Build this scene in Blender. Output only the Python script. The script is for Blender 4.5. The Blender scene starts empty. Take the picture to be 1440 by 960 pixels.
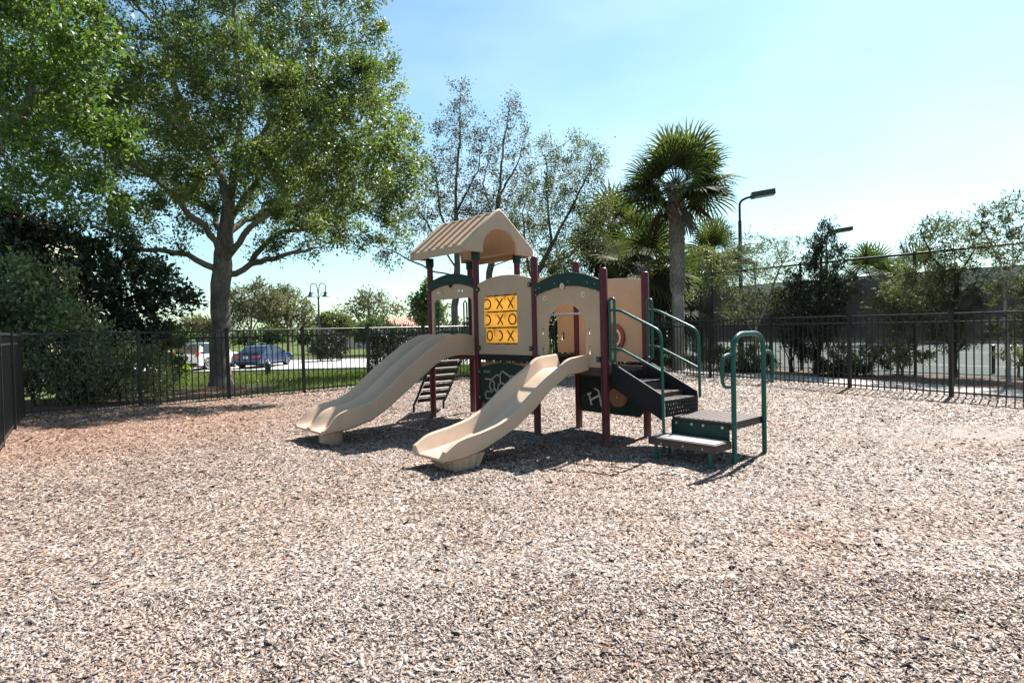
import bpy, bmesh, math, random
import numpy as np
from mathutils import Vector, Matrix
from math import radians, sin, cos, pi, hypot
SC = bpy.context.scene
COL = SC.collection
rng = np.random.default_rng(7)
random.seed(7)
R = radians

# ---------------------------------------------------------------- camera
F, PITCH, ROLL, EYE = 850.0, R(1.3), R(1.3), 1.4
FW = np.array([0, cos(PITCH), -sin(PITCH)]); UP = np.array([0, sin(PITCH), cos(PITCH)]); RT = np.array([1.0, 0, 0])
cam = bpy.data.cameras.new('camera'); cam.sensor_width = 36; cam.lens = F/1440*36
cam.clip_start = 0.05; cam.clip_end = 3000
co = bpy.data.objects.new('camera', cam); COL.objects.link(co)
cx = cos(ROLL)*RT - sin(ROLL)*UP; cy = sin(ROLL)*RT + cos(ROLL)*UP; cz = -FW
co.matrix_world = Matrix(((cx[0], cy[0], cz[0], 0), (cx[1], cy[1], cz[1], 0), (cx[2], cy[2], cz[2], EYE), (0, 0, 0, 1)))
SC.camera = co

def at(px, py, Y):
    """world point seen at photo pixel px,py at distance Y in front of the viewpoint"""
    u = (px-720)/F; v = -(py-480)/F
    d = FW + u*cx + v*cy
    d = FW + (u*cos(ROLL)+v*sin(ROLL))*RT + (-u*sin(ROLL)+v*cos(ROLL))*UP
    k = Y/d[1]
    return np.array([d[0]*k, Y, EYE+d[2]*k])

def sstep(a, b, x):
    t = np.clip((np.asarray(x, float)-a)/(b-a), 0, 1); return t*t*(3-2*t)
def hgt(x, y):
    """terrain height: level playground and court, lawn falling away to the parking lot"""
    d = (np.asarray(x, float)+7.2)*-.648+(np.asarray(y, float)-11.8)*.762
    return -.85*sstep(2, 18, d)*(1-sstep(1, 8, x-.12*(np.asarray(y, float)-18)))

# ---------------------------------------------------------------- bookkeeping
def tag(o, label=None, cat=None, group=None, kind=None):
    if label: o['label'] = label
    if cat: o['category'] = cat
    if group: o['group'] = group
    if kind: o['kind'] = kind
    return o
def thing(name, label, cat, loc=(0, 0, 0), rz=0, group=None):
    o = bpy.data.objects.new(name, None); COL.objects.link(o)
    o.location = loc; o.rotation_euler = (0, 0, rz); o.empty_display_size = .3
    return tag(o, label, cat, group)
def link(name, me, m=None, parent=None, smooth=False):
    o = bpy.data.objects.new(name, me); COL.objects.link(o)
    if m is not None:
        for q in (m if isinstance(m, (list, tuple)) else [m]): me.materials.append(q)
    if parent is not None: o.parent = parent
    if smooth: me.polygons.foreach_set('use_smooth', np.ones(len(me.polygons), bool))
    return o
def copy_tree(o, parent=None):
    c = o.copy(); COL.objects.link(c)
    if parent is not None: c.parent = parent
    for ch in list(o.children): copy_tree(ch, c)
    return c

class MB:
    """collects shapes into one mesh"""
    def __init__(s): s.v = []; s.f = []; s.m = []; s.mi = 0
    def add(s, vs, fs):
        n = len(s.v); s.v += [tuple(map(float, q)) for q in vs]
        s.f += [tuple(n+i for i in q) for q in fs]; s.m += [s.mi]*len(fs); return s
    def box(s, x0, x1, y0, y1, z0, z1):
        vs = [(x, y, z) for z in (z0, z1) for y in (y0, y1) for x in (x0, x1)]
        return s.add(vs, [(0, 2, 3, 1), (4, 5, 7, 6), (0, 1, 5, 4), (2, 6, 7, 3), (0, 4, 6, 2), (1, 3, 7, 5)])
    def obox(s, c, ax, ay, az):
        c, ax, ay, az = [np.array(q, float) for q in (c, ax, ay, az)]
        vs = [c+i*ax+j*ay+k*az for k in (-1, 1) for j in (-1, 1) for i in (-1, 1)]
        return s.add(vs, [(0, 2, 3, 1), (4, 5, 7, 6), (0, 1, 5, 4), (2, 6, 7, 3), (0, 4, 6, 2), (1, 3, 7, 5)])
    def tube(s, pts, r, n=10, closed=False, cap=True):
        P = [np.array(p, float) for p in pts]; k = len(P)
        rs = r if hasattr(r, '__len__') else [r]*k
        ref = None; rings = []
        for i in range(k):
            a = P[(i-1) % k] if (closed or i > 0) else P[i]; b = P[(i+1) % k] if (closed or i < k-1) else P[i]
            t = b-a; t /= (np.linalg.norm(t)+1e-9)
            if ref is None:
                ref = np.cross(t, (0, 0, 1) if abs(t[2]) < .9 else (1, 0, 0))
            ref = ref-t*(ref@t); ref /= (np.linalg.norm(ref)+1e-9); bn = np.cross(t, ref)
            rings.append([P[i]+rs[i]*(cos(2*pi*j/n)*ref+sin(2*pi*j/n)*bn) for j in range(n)])
        vs = [q for g in rings for q in g]; fs = []
        for i in range(k if closed else k-1):
            for j in range(n):
                a, b = i*n, ((i+1) % k)*n
                fs.append((a+j, a+(j+1) % n, b+(j+1) % n, b+j))
        if cap and not closed: fs += [tuple(range(n-1, -1, -1)), tuple((k-1)*n+j for j in range(n))]
        return s.add(vs, fs)
    def lathe(s, c, prof, n=16):
        vs = []; fs = []; k = len(prof)
        for r, z in prof: vs += [(c[0]+r*cos(2*pi*j/n), c[1]+r*sin(2*pi*j/n), c[2]+z) for j in range(n)]
        for i in range(k-1):
            for j in range(n): fs.append((i*n+j, i*n+(j+1) % n, (i+1)*n+(j+1) % n, (i+1)*n+j))
        fs += [tuple(range(n-1, -1, -1)), tuple((k-1)*n+j for j in range(n))]
        return s.add(vs, fs)
    def prism(s, poly, a, b, axis='y'):
        """poly in the plane normal to axis, extruded from a to b"""
        def pt(u, v, w): return {'y': (u, w, v), 'x': (w, u, v), 'z': (u, v, w)}[axis]
        n = len(poly)
        vs = [pt(u, v, a) for u, v in poly]+[pt(u, v, b) for u, v in poly]
        fs = [tuple(range(n)), tuple(range(2*n-1, n-1, -1))]+[(i, n+i, n+(i+1) % n, (i+1) % n) for i in range(n)]
        return s.add(vs, fs)
    def loft(s, secs, closed=True, caps=True):
        n = len(secs[0]); vs = [q for g in secs for q in g]; fs = []
        for i in range(len(secs)-1):
            for j in range(n if closed else n-1):
                fs.append((i*n+j, i*n+(j+1) % n, (i+1)*n+(j+1) % n, (i+1)*n+j))
        if caps: fs += [tuple(range(n-1, -1, -1)), tuple((len(secs)-1)*n+j for j in range(n))]
        return s.add(vs, fs)
    def build(s, name, m, parent=None, smooth=False, bevel=0, seg=2, fixn=True):
        me = bpy.data.meshes.new(name); me.from_pydata(s.v, [], s.f); me.update()
        if fixn:
            bm = bmesh.new(); bm.from_mesh(me); bmesh.ops.recalc_face_normals(bm, faces=bm.faces); bm.to_mesh(me); bm.free()
        o = link(name, me, m, parent)
        if isinstance(m, (list, tuple)): me.polygons.foreach_set('material_index', s.m)
        if smooth:
            me.polygons.foreach_set('use_smooth', np.ones(len(me.polygons), bool))
            try: me.set_sharp_from_angle(angle=R(smooth if smooth > 1 else 50))
            except Exception: pass
        if bevel:
            b = o.modifiers.new('bevel', 'BEVEL'); b.width = bevel; b.segments = seg; b.limit_method = 'ANGLE'; b.angle_limit = R(40)
        return o

def mesh_np(name, V, faces4, m, parent=None, attr=None, smooth=False):
    """big mesh of quads (or tris) straight from arrays; attr: per-face random value"""
    me = bpy.data.meshes.new(name); k = faces4.shape[1]; nf = len(faces4)
    me.vertices.add(len(V)); me.vertices.foreach_set('co', np.ascontiguousarray(V, np.float32).ravel())
    me.loops.add(nf*k); me.loops.foreach_set('vertex_index', np.ascontiguousarray(faces4, np.int32).ravel())
    me.polygons.add(nf); me.polygons.foreach_set('loop_start', np.arange(0, nf*k, k, dtype=np.int32))
    try: me.polygons.foreach_set('loop_total', np.full(nf, k, np.int32))
    except Exception: pass
    me.update(calc_edges=True)
    if attr is not None:
        if attr.ndim == 1:
            a = me.attributes.new('tint', 'FLOAT', 'FACE'); a.data.foreach_set('value', attr.astype(np.float32))
        else:
            a = me.attributes.new('tint', 'FLOAT_COLOR', 'FACE')
            c = np.ones((nf, 4), np.float32); c[:, :3] = attr; a.data.foreach_set('color', c.ravel())
    return link(name, me, m, parent, smooth)

# ---------------------------------------------------------------- materials
class NT:
    def __init__(s, name):
        s.m = bpy.data.materials.new(name); s.m.use_nodes = True; s.t = s.m.node_tree; s.t.nodes.clear()
        s.out = s.n('ShaderNodeOutputMaterial')
    def n(s, typ, **k):
        q = s.t.nodes.new(typ)
        for a, b in k.items(): setattr(q, a, b)
        return q
    def l(s, a, b): s.t.links.new(a, b)
    def co(s, kind='Object'): return s.n('ShaderNodeTexCoord').outputs[kind]
    def noise(s, scale, detail=4, rough=.6, vec=None, out=0):
        q = s.n('ShaderNodeTexNoise'); q.inputs['Scale'].default_value = scale; q.inputs['Detail'].default_value = detail
        q.inputs['Roughness'].default_value = rough; s.l(vec if vec is not None else s.co(), q.inputs['Vector']); return q.outputs[out]
    def ramp(s, fac, stops, interp='LINEAR'):
        q = s.n('ShaderNodeValToRGB'); e = q.color_ramp; e.interpolation = interp
        while len(e.elements) < len(stops): e.elements.new(.5)
        for i, (p, c) in enumerate(stops):
            e.elements[i].position = p; e.elements[i].color = (c, c, c, 1) if not hasattr(c, '__len__') else (*c, 1)
        s.l(fac, q.inputs[0]); return q.outputs[0]
    def mix(s, f, a, b, bt='MIX'):
        q = s.n('ShaderNodeMix', data_type='RGBA', blend_type=bt)
        for sock, v in ((q.inputs[0], f), (q.inputs[6], a), (q.inputs[7], b)):
            if hasattr(v, 'is_output'): s.l(v, sock)
            elif hasattr(v, '__len__'): sock.default_value = (*v, 1)
            else: sock.default_value = v
        return q.outputs[2]
    def math(s, op, a, b=0, clamp=False):
        q = s.n('ShaderNodeMath', operation=op, use_clamp=clamp)
        for i, v in enumerate((a, b)):
            if hasattr(v, 'is_output'): s.l(v, q.inputs[i])
            else: q.inputs[i].default_value = v
        return q.outputs[0]
    def bsdf(s, col, rough=.6, spec=.5, metal=0, bump=None, bs=.3, bd=.01, trans=None, coat=0):
        q = s.n('ShaderNodeBsdfPrincipled')
        for key, v in (('Base Color', col), ('Roughness', rough), ('Metallic', metal), ('Specular IOR Level', spec), ('Coat Weight', coat)):
            if hasattr(v, 'is_output'): s.l(v, q.inputs[key])
            elif hasattr(v, '__len__'): q.inputs[key].default_value = (*v, 1)
            else: q.inputs[key].default_value = v
        if bump is not None:
            b = s.n('ShaderNodeBump'); b.inputs['Strength'].default_value = bs; b.inputs['Distance'].default_value = bd
            s.l(bump, b.inputs['Height']); s.l(b.outputs[0], q.inputs['Normal'])
        o = q.outputs[0]
        if trans is not None:
            f, tc = trans
            t = s.n('ShaderNodeBsdfTranslucent')
            if hasattr(tc, 'is_output'): s.l(tc, t.inputs[0])
            else: t.inputs[0].default_value = (*tc, 1)
            x = s.n('ShaderNodeMixShader'); x.inputs[0].default_value = f
            s.l(o, x.inputs[1]); s.l(t.outputs[0], x.inputs[2]); o = x.outputs[0]
        return o
    def done(s, sh): s.l(sh, s.out.inputs[0]); return s.m

def paint(name, c, rough=.45, var=.25, scale=3, spec=.5, bump=0, metal=0, dirt=None, coat=0, streak=0, base_dust=None):
    t = NT(name); nz = t.noise(scale, 5, .65)
    a = [x*(1-var) for x in c]; b = [min(1, x*(1+var*.6)) for x in c]
    col = t.ramp(nz, [(.25, a), (.75, b)])
    if dirt is not None:
        col = t.mix(t.math('MULTIPLY', t.ramp(t.noise(scale*4, 6, .7), [(.52, 0), (.72, 1)]), dirt[1]), col, dirt[0])
    if streak:
        mp_ = t.n('ShaderNodeMapping'); mp_.inputs['Scale'].default_value = (14, 14, .9); t.l(t.co(), mp_.inputs[0])
        col = t.mix(t.math('MULTIPLY', t.ramp(t.noise(1.5, 6, .7, mp_.outputs[0]), [(.5, 0), (.75, 1)]), streak), col, [x*.55 for x in c])
        mq = t.n('ShaderNodeMapping'); mq.inputs['Scale'].default_value = (40, 3, 3); mq.inputs['Rotation'].default_value = (.2, .3, .5); t.l(t.co(), mq.inputs[0])
        col = t.mix(t.math('MULTIPLY', t.ramp(t.noise(2.2, 3, .6, mq.outputs[0]), [(.64, 0), (.70, 1)]), streak*.7), col, [min(1, x*1.35+.02) for x in c])
    if base_dust:
        sx = t.n('ShaderNodeSeparateXYZ'); t.l(t.co(), sx.inputs[0])
        lo = t.math('SUBTRACT', base_dust[1], sx.outputs[2]); lo = t.math('MULTIPLY', lo, 1/base_dust[1], True)
        col = t.mix(t.math('MULTIPLY', lo, t.ramp(t.noise(9, 5, .7), [(.3, .25), (.7, 1)])), col, base_dust[0])
    rg = t.ramp(t.noise(scale*6, 4), [(.3, max(0, rough-.1)), (.7, min(1, rough+.12))])
    return t.done(t.bsdf(col, rg, spec, metal, t.noise(60, 3) if bump else None, bump, .003, coat=coat))

def leaf_mat(name, cols, trans=.35, rough=.45, spec=.5):
    t = NT(name); a = t.n('ShaderNodeAttribute', attribute_name='tint')
    n = len(cols); col = t.ramp(a.outputs['Fac'], [(i/(n-1), c) for i, c in enumerate(cols)])
    tc = t.mix(1, col, (1.3, 1.5, .55), 'MULTIPLY')
    return t.done(t.bsdf(col, rough, spec, trans=(trans, tc)))
def bark_mat(name, c, c2, sc=14):
    t = NT(name); v = t.n('ShaderNodeMapping'); v.inputs['Scale'].default_value = (1, 1, .25); t.l(t.co(), v.inputs[0])
    nz = t.noise(sc, 8, .75, v.outputs[0])
    col = t.ramp(nz, [(.3, c2), (.65, c)])
    col = t.mix(t.ramp(t.noise(1.6, 4), [(.5, 0), (.7, .6)]), col, [min(1, x*1.7+.03) for x in c])
    return t.done(t.bsdf(col, .9, .2, bump=nz, bs=.9, bd=.03))

M = {}
M['tan'] = paint('tan_plastic', (.445, .308, .21), .5, .12, 2.5, .4, .05, dirt=((.27, .19, .14), .35), streak=.13, base_dust=((.26, .19, .145), .25))
M['slide'] = paint('slide_plastic', (.54, .388, .275), .42, .12, 2, .45, .05, dirt=((.33, .25, .19), .4), streak=.10, base_dust=((.27, .2, .155), .3))
M['maroon'] = paint('maroon_enamel', (.085, .006, .013), .4, .25, 5, .3, dirt=((.17, .07, .065), .16), streak=.3, base_dust=((.17, .10, .085), .35))
M['green'] = paint('green_plastic', (.005, .028, .022), .5, .25, 4, .3, dirt=((.05, .075, .06), .12))
M['teal'] = paint('teal_enamel', (.003, .082, .062), .36, .2, 6, .35, dirt=((.05, .10, .085), .12))
M['black_rubber'] = paint('black_coated_steel', (.010, .009, .011), .6, .3, 8, .3, .2)
M['brown_rubber'] = paint('brown_coated_steel', (.075, .05, .042), .6, .3, 8, .4, .2)
M['grey_step'] = paint('worn_sunlit_step', (.33, .31, .29), .6, .25, 9, .4, .2)  # worn grey step tops, made paler to stand in for the sun's glint
M['fence'] = paint('black_fence_coat', (.008, .008, .0085), .4, .3, 3, .4, dirt=((.03, .028, .026), .2), base_dust=((.055, .045, .038), .3))
M['steel'] = paint('zinc_bolts', (.5, .5, .5), .35, .1, 5, .5, metal=1)
M['dark'] = paint('dark_recess', (.015, .014, .013), .7, .2, 5, .3)
M['groove'] = paint('pale_groove', (.42, .34, .26), .6, .15, 10, .3)
M['symbol'] = paint('brown_symbol', (.09, .025, .012), .5, .2, 10, .3)
M['red_disc'] = paint('red_brown_plastic', (.24, .045, .03), .45, .2, 8, .4)
M['orange_disc'] = paint('terracotta_plastic', (.36, .16, .08), .5, .15, 8, .4)
M['white_plastic'] = paint('white_plastic', (.72, .70, .66), .45, .08, 8, .4)
t = NT('yellow_plastic'); col = t.ramp(t.noise(5, 4), [(.3, (.66, .43, .12)), (.7, (.74, .50, .15))])
M['cream'] = paint('cream_plastic', (.62, .50, .38), .45, .08, 8, .4)
M['yellow'] = t.done(t.bsdf(col, .4, .5, trans=(.6, (.98, .70, .22))))
t = NT('glow_tan'); M['tan_thin'] = M['tan']

# wood chips
CH = np.array([(.42, .352, .308), (.475, .415, .372), (.38, .30, .25), (.29, .215, .17), (.19, .13, .10), (.10, .068, .052), (.055, .038, .031), (.36, .18, .08), (.46, .345, .22), (.34, .295, .275)])
CH = CH*np.array((.88, .865, .895))
CW = np.array([.17, .10, .18, .15, .11, .08, .06, .03, .045, .075]); CW /= CW.sum()
t = NT('wood_chip')
a = t.n('ShaderNodeAttribute', attribute_name='tint')
nz = t.noise(55, 4, .7)
col = t.mix(1, a.outputs['Color'], t.ramp(nz, [(.25, .72), (.75, 1.15)]), 'MULTIPLY')
M['chip'] = t.done(t.bsdf(col, .62, .35))
t = NT('chip_bed')
oc = t.co()
warp = t.n('ShaderNodeMixRGB'); warp.inputs[0].default_value = .012
t.l(oc, warp.inputs[1]); t.l(t.noise(30, 3, .6, None, 1), warp.inputs[2])
def vor(scale, stretch, rot):
    mp = t.n('ShaderNodeMapping'); mp.inputs['Scale'].default_value = stretch; mp.inputs['Rotation'].default_value = (0, 0, rot)
    t.l(warp.outputs[0], mp.inputs[0]); v = t.n('ShaderNodeTexVoronoi'); v.inputs['Scale'].default_value = scale
    t.l(mp.outputs[0], v.inputs['Vector']); return v
v1 = vor(62, (1, .45, 1), .5); v2 = vor(70, (.5, 1, 1), -.35)
sel = t.ramp(t.noise(60, 2), [(.45, 0), (.55, 1)], 'CONSTANT')
rnd = t.mix(sel, v1.outputs['Color'], v2.outputs['Color']); dist = t.mix(sel, v1.outputs['Distance'], v2.outputs['Distance'])
sp = t.n('ShaderNodeSeparateColor'); t.l(rnd, sp.inputs[0])
base = t.ramp(sp.outputs[0], [(0, (.03, .022, .018)), (.2, (.08, .055, .042)), (.36, (.18, .125, .095)), (.55, (.32, .25, .2)), (.72, (.42, .35, .3)), (.9, (.48, .42, .37)), (.96, (.30, .15, .075))])
edge = t.ramp(dist, [(.35, 1), (.75, .12)])  # shade in the gaps between chips, put into the colour
base = t.mix(.85, base, edge, 'MULTIPLY')
# bare dusty patches and the redder, leaf-stained corner
def patch(cx_, cy_, sx, sy, lo, hi, rot=0):
    mp = t.n('ShaderNodeMapping', vector_type='TEXTURE'); mp.inputs['Location'].default_value = (cx_, cy_, 0); mp.inputs['Scale'].default_value = (sx, sy, 1); mp.inputs['Rotation'].default_value = (0, 0, rot)
    wv = t.n('ShaderNodeMixRGB'); wv.inputs[0].default_value = .35; t.l(oc, wv.inputs[1])
    ad = t.n('ShaderNodeVectorMath', operation='ADD'); nn = t.noise(.9, 5, .65, None, 1)
    scv = t.n('ShaderNodeVectorMath', operation='MULTIPLY_ADD'); t.l(nn, scv.inputs[0]); scv.inputs[1].default_value = (1.4, 1.4, 0); scv.inputs[2].default_value = (-.7, -.7, 0)
    t.l(oc, ad.inputs[0]); t.l(scv.outputs[0], ad.inputs[1]); t.l(ad.outputs[0], mp.inputs[0])
    ln = t.n('ShaderNodeVectorMath', operation='LENGTH'); t.l(mp.outputs[0], ln.inputs[0])
    return t.ramp(ln.outputs['Value'], [(lo, .85), ((lo+hi)/2, .4), (hi, 0)])
sand = t.ramp(t.noise(14, 6, .7), [(.3, (.16, .135, .12)), (.7, (.26, .225, .205))])
sf = t.math('MAXIMUM', patch(5.9, 6.9, 2.4, .75, .3, 1.0, -.15), patch(5.7, 5.1, 1.3, .65, .3, 1.0, .2))
base = t.mix(sf, base, sand)
base = t.mix(t.math('MULTIPLY', patch(-6.5, 9.3, 4.5, 3.2, .4, 1.0), .45), base, (.25, .125, .08), 'MIX')
M['chip_bed'] = t.done(t.bsdf(base, .85, .2, bump=dist, bs=.5, bd=.02))

t = NT('terrain_ground')
g = t.ramp(t.noise(.8, 6, .7), [(.3, (.05, .072, .022)), (.6, (.09, .112, .035)), (.8, (.15, .14, .07))])
g = t.mix(t.ramp(t.noise(18, 5, .7), [(.35, .55), (.65, 0)]), g, (.035, .055, .018))
oc = t.co()
mul = t.ramp(t.noise(25, 6, .75), [(.3, (.06, .035, .025)), (.7, (.20, .12, .085))])
mk = t.math('MAXIMUM', patch(-9.3, 14.6, 3.4, 4.2, .7, 1.0), patch(-15, 13, 6, 6, .7, 1.0))
g = t.mix(mk, g, mul)
M['terrain'] = t.done(t.bsdf(g, .95, .1, bump=t.noise(40, 5), bs=.6, bd=.03))
t = NT('planting_bed'); g = t.ramp(t.noise(22, 6, .75), [(.3, (.05, .032, .024)), (.55, (.17, .12, .09)), (.75, (.36, .28, .22))])
M['bed'] = t.done(t.bsdf(g, .95, .1, bump=t.noise(40, 5), bs=.8, bd=.03))
t = NT('path_concrete'); g = t.ramp(t.noise(5, 7, .75), [(.3, (.28, .26, .24)), (.7, (.42, .395, .37))])
g = t.mix(t.ramp(t.noise(1.1, 5, .7), [(.52, 0), (.68, .6)]), g, (.18, .14, .115))
M['path'] = t.done(t.bsdf(g, .9, .2, bump=t.noise(70, 4), bs=.4, bd=.01))
t = NT('lot_concrete'); g = t.ramp(t.noise(.6, 7, .7), [(.3, (.36, .345, .325)), (.7, (.47, .455, .435))])
M['lot'] = t.done(t.bsdf(g, .85, .25, bump=t.noise(60, 3), bs=.2, bd=.005))
t = NT('court_green'); g = t.ramp(t.noise(.5, 6, .65), [(.3, (.078, .090, .083)), (.7, (.100, .114, .105))])
M['court'] = t.done(t.bsdf(g, .95, .05))
M['line'] = paint('line_paint', (.7, .7, .68), .7, .08, 4)
M['kerb'] = paint('kerb_concrete', (.27, .255, .235), .9, .15, 4)

# ---------------------------------------------------------------- world and sun
SAZ, SEL = R(40), R(51.5)          # azimuth from straight ahead towards the right, elevation
w = bpy.data.worlds.new('World'); SC.world = w; w.use_nodes = True
nt = w.node_tree; nt.nodes.clear()
sky = nt.nodes.new('ShaderNodeTexSky'); sky.sky_type = 'NISHITA'; sky.sun_disc = False
sky.sun_elevation = SEL; sky.sun_rotation = SAZ; sky.air_density = 1.0; sky.dust_density = .7; sky.ozone_density = 1.2; sky.altitude = 10
tc = nt.nodes.new('ShaderNodeTexCoord'); mp = nt.nodes.new('ShaderNodeMapping'); mp.inputs['Scale'].default_value = (1, 1, 3.2); mp.inputs['Rotation'].default_value = (0, R(-18), 0)
nt.links.new(tc.outputs['Generated'], mp.inputs[0])
nz = nt.nodes.new('ShaderNodeTexNoise'); nz.inputs['Scale'].default_value = 1.7; nz.inputs['Detail'].default_value = 4; nz.inputs['Roughness'].default_value = .52
nt.links.new(mp.outputs[0], nz.inputs['Vector'])
rp = nt.nodes.new('ShaderNodeValToRGB'); rp.color_ramp.elements[0].position = .42; rp.color_ramp.elements[0].color = (0, 0, 0, 1); rp.color_ramp.elements[1].position = .78; rp.color_ramp.elements[1].color = (.3, .3, .3, 1)
nt.links.new(nz.outputs[0], rp.inputs[0])
mx = nt.nodes.new('ShaderNodeMix'); mx.data_type = 'RGBA'; nt.links.new(rp.outputs[0], mx.inputs[0]); tn = nt.nodes.new('ShaderNodeMix'); tn.data_type = 'RGBA'; tn.blend_type = 'MULTIPLY'; tn.inputs[0].default_value = 1; tn.inputs[7].default_value = (.90, 1.125, 1.07, 1)
nt.links.new(sky.outputs[0], tn.inputs[6]); nt.links.new(tn.outputs[2], mx.inputs[6]); mx.inputs[7].default_value = (7.4, 8.5, 8.7, 1)
bg = nt.nodes.new('ShaderNodeBackground'); bg.inputs[1].default_value = .06; nt.links.new(mx.outputs[2], bg.inputs[0])
wo = nt.nodes.new('ShaderNodeOutputWorld'); nt.links.new(bg.outputs[0], wo.inputs[0])
sl = bpy.data.lights.new('sun', 'SUN'); sl.energy = 5.0; sl.angle = R(.5); sl.color = (1, .955, .89)
so = bpy.data.objects.new('sun', sl); COL.objects.link(so)
sd = Vector((sin(SAZ)*cos(SEL), cos(SAZ)*cos(SEL), sin(SEL)))
so.rotation_euler = sd.to_track_quat('Z', 'Y').to_euler(); so.location = (20, 26, 40)
vs = SC.view_settings; vs.view_transform = 'Standard'; vs.look = 'None'; vs.exposure = 1.6; vs.gamma = 1; vs.use_curve_mapping = False
SC.render.engine = 'CYCLES'
SC.cycles.transparent_max_bounces = 24; SC.cycles.max_bounces = 8; SC.cycles.diffuse_bounces = 4
SC.cycles.sample_clamp_indirect = 8
SC.cycles.use_denoising = True

exec_play = True
# ================================================================= PLAY STRUCTURE
# local frame: x along its front from left to right (0 at the nearest post), y towards its back, z up
def panel2d(name, loops, th, mtx, m, parent, bev=.006):
    cu = bpy.data.curves.new('c', 'CURVE'); cu.dimensions = '2D'; cu.fill_mode = 'BOTH'; cu.extrude = th/2-bev; cu.bevel_depth = bev; cu.bevel_resolution = 1
    for lp in loops:
        sp = cu.splines.new('POLY'); sp.points.add(len(lp)-1); sp.use_cyclic_u = True
        for i, (x, y) in enumerate(lp): sp.points[i].co = (x, y, 0, 1)
    o = bpy.data.objects.new('c', cu); COL.objects.link(o)
    bpy.context.view_layer.update()
    me = bpy.data.meshes.new_from_object(o.evaluated_get(bpy.context.evaluated_depsgraph_get()))
    bpy.data.objects.remove(o); bpy.data.curves.remove(cu)
    me.transform(mtx); me.name = name; me.materials.clear()
    return link(name, me, m, parent)
def MY(y): return Matrix(((1, 0, 0, 0), (0, 0, -1, y), (0, 1, 0, 0), (0, 0, 0, 1)))      # (x,z) plane at y
def MX(x): return Matrix(((0, 0, 1, x), (1, 0, 0, 0), (0, 1, 0, 0), (0, 0, 0, 1)))       # (y,z) plane at x
def circ(x, y, r, n=16, sx=1): return [(x+r*sx*cos(2*pi*i/n), y+r*sin(2*pi*i/n)) for i in range(n)]
def rect(x0, x1, y0, y1): return [(x0, y0), (x1, y0), (x1, y1), (x0, y1)]
def arc(x0, x1, y_end, y_top, n=14):
    """points from x0 to x1 over a low arch"""
    out = []
    for i in range(n+1):
        f = i/n; out.append((x0+(x1-x0)*f, y_end+(y_top-y_end)*(1-(2*f-1)**2)))
    return out
def archloop(x0, x1, zb, zs, zt, n=16):
    """arched opening: straight sides from zb to zs, elliptical head to zt"""
    c, a = (x0+x1)/2, (x1-x0)/2
    return [(x0, zb), (x1, zb)]+[(c+a*cos(pi*i/n), zs+(zt-zs)*sin(pi*i/n)) for i in range(n+1)]

ANG = math.atan2(-.7463, .6655)
PS = thing('play_structure', 'maroon and tan playground tower with two tan slides, gabled roof and green-railed steps', 'play structure', (1.04, 6.80, 0), ANG)
PW, PD = 1.13, .78         # bay width, depth
XA, XB, XC, XD = -3.43, -2.29, -1.11, 0.0
def post(x, y, h, collar=False):
    b = MB(); r = .046
    prof = [(r, -.05), (r, h-.03), (r*.9, h-.012), (r*.6, h), (0.001, h+.002)] if not collar else [(r, -.05), (r, h)]
    b.lathe((x, y, 0), prof, 20)
    o = b.build('post', M['maroon'], PS, smooth=50)
    if collar:
        c = MB(); c.lathe((x, y, 0), [(r+.012, h-.11), (r+.016, h-.10), (r+.016, h+.012), (r+.01, h+.02)], 20); c.build('collar', M['green'], o, smooth=50)
    # clamps bolted to the post
    return o
for x, y, h, c in ((XA, 0, 2.47, 1), (XB, 0, 2.47, 1), (XB, PD, 2.47, 1), (XA, PD, 2.47, 1), (XC, 0, 2.29, 0), (XC, PD, 2.27, 0), (XD, 0, 2.05, 0), (XD, PD, 2.04, 0)):
    post(x, y, h, bool(c))

# decks
for x0, x1, z, m in ((XA+.02, XB-.01, 1.03, 'brown_rubber'), (XB+.01, XC-.01, 1.03, 'brown_rubber'), (XC+.012, XD-.02, .90, 'brown_rubber')):
    b = MB(); b.box(x0, x1, .0, PD, z-.022, z)
    for i in range(9): b.box(x0+.004, x1-.004, .045+i*.08, .055+i*.08, z, z+.006)
    b.box(x0, x1, -.012, .028, z-.07, z-.023); b.box(x0, x1, PD-.03, PD+.012, z-.07, z-.023)
    b.box(x0, x0+.03, .03, PD-.032, z-.07, z-.023); b.box(x1-.03, x1, .03, PD-.032, z-.07, z-.023)
    b.build('deck', M[m], PS)
b = MB(); b.box(XC-.03, XC-.006, .05, PD-.05, .905, 1.006); b.build('deck_riser', M['black_rubber'], PS)
b = MB(); b.box(XB+.05, XC-.05, -.035, -.014, .965, 1.035)
b.build('deck_beam', M['black_rubber'], PS, bevel=.004)
def clamps(pts, parent, m='green', r=.022):
    for (x, y, z) in pts:
        b = MB(); b.obox((x, y, z), (r*1.2, 0, 0), (0, .02, 0), (0, 0, r*1.3)); b.mi = 1
        b.tube([(x, y-.018, z), (x, y-.028, z)], .010, 8)
        b.build('clamp', [M[m], M['steel']], parent, bevel=.005)

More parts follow.
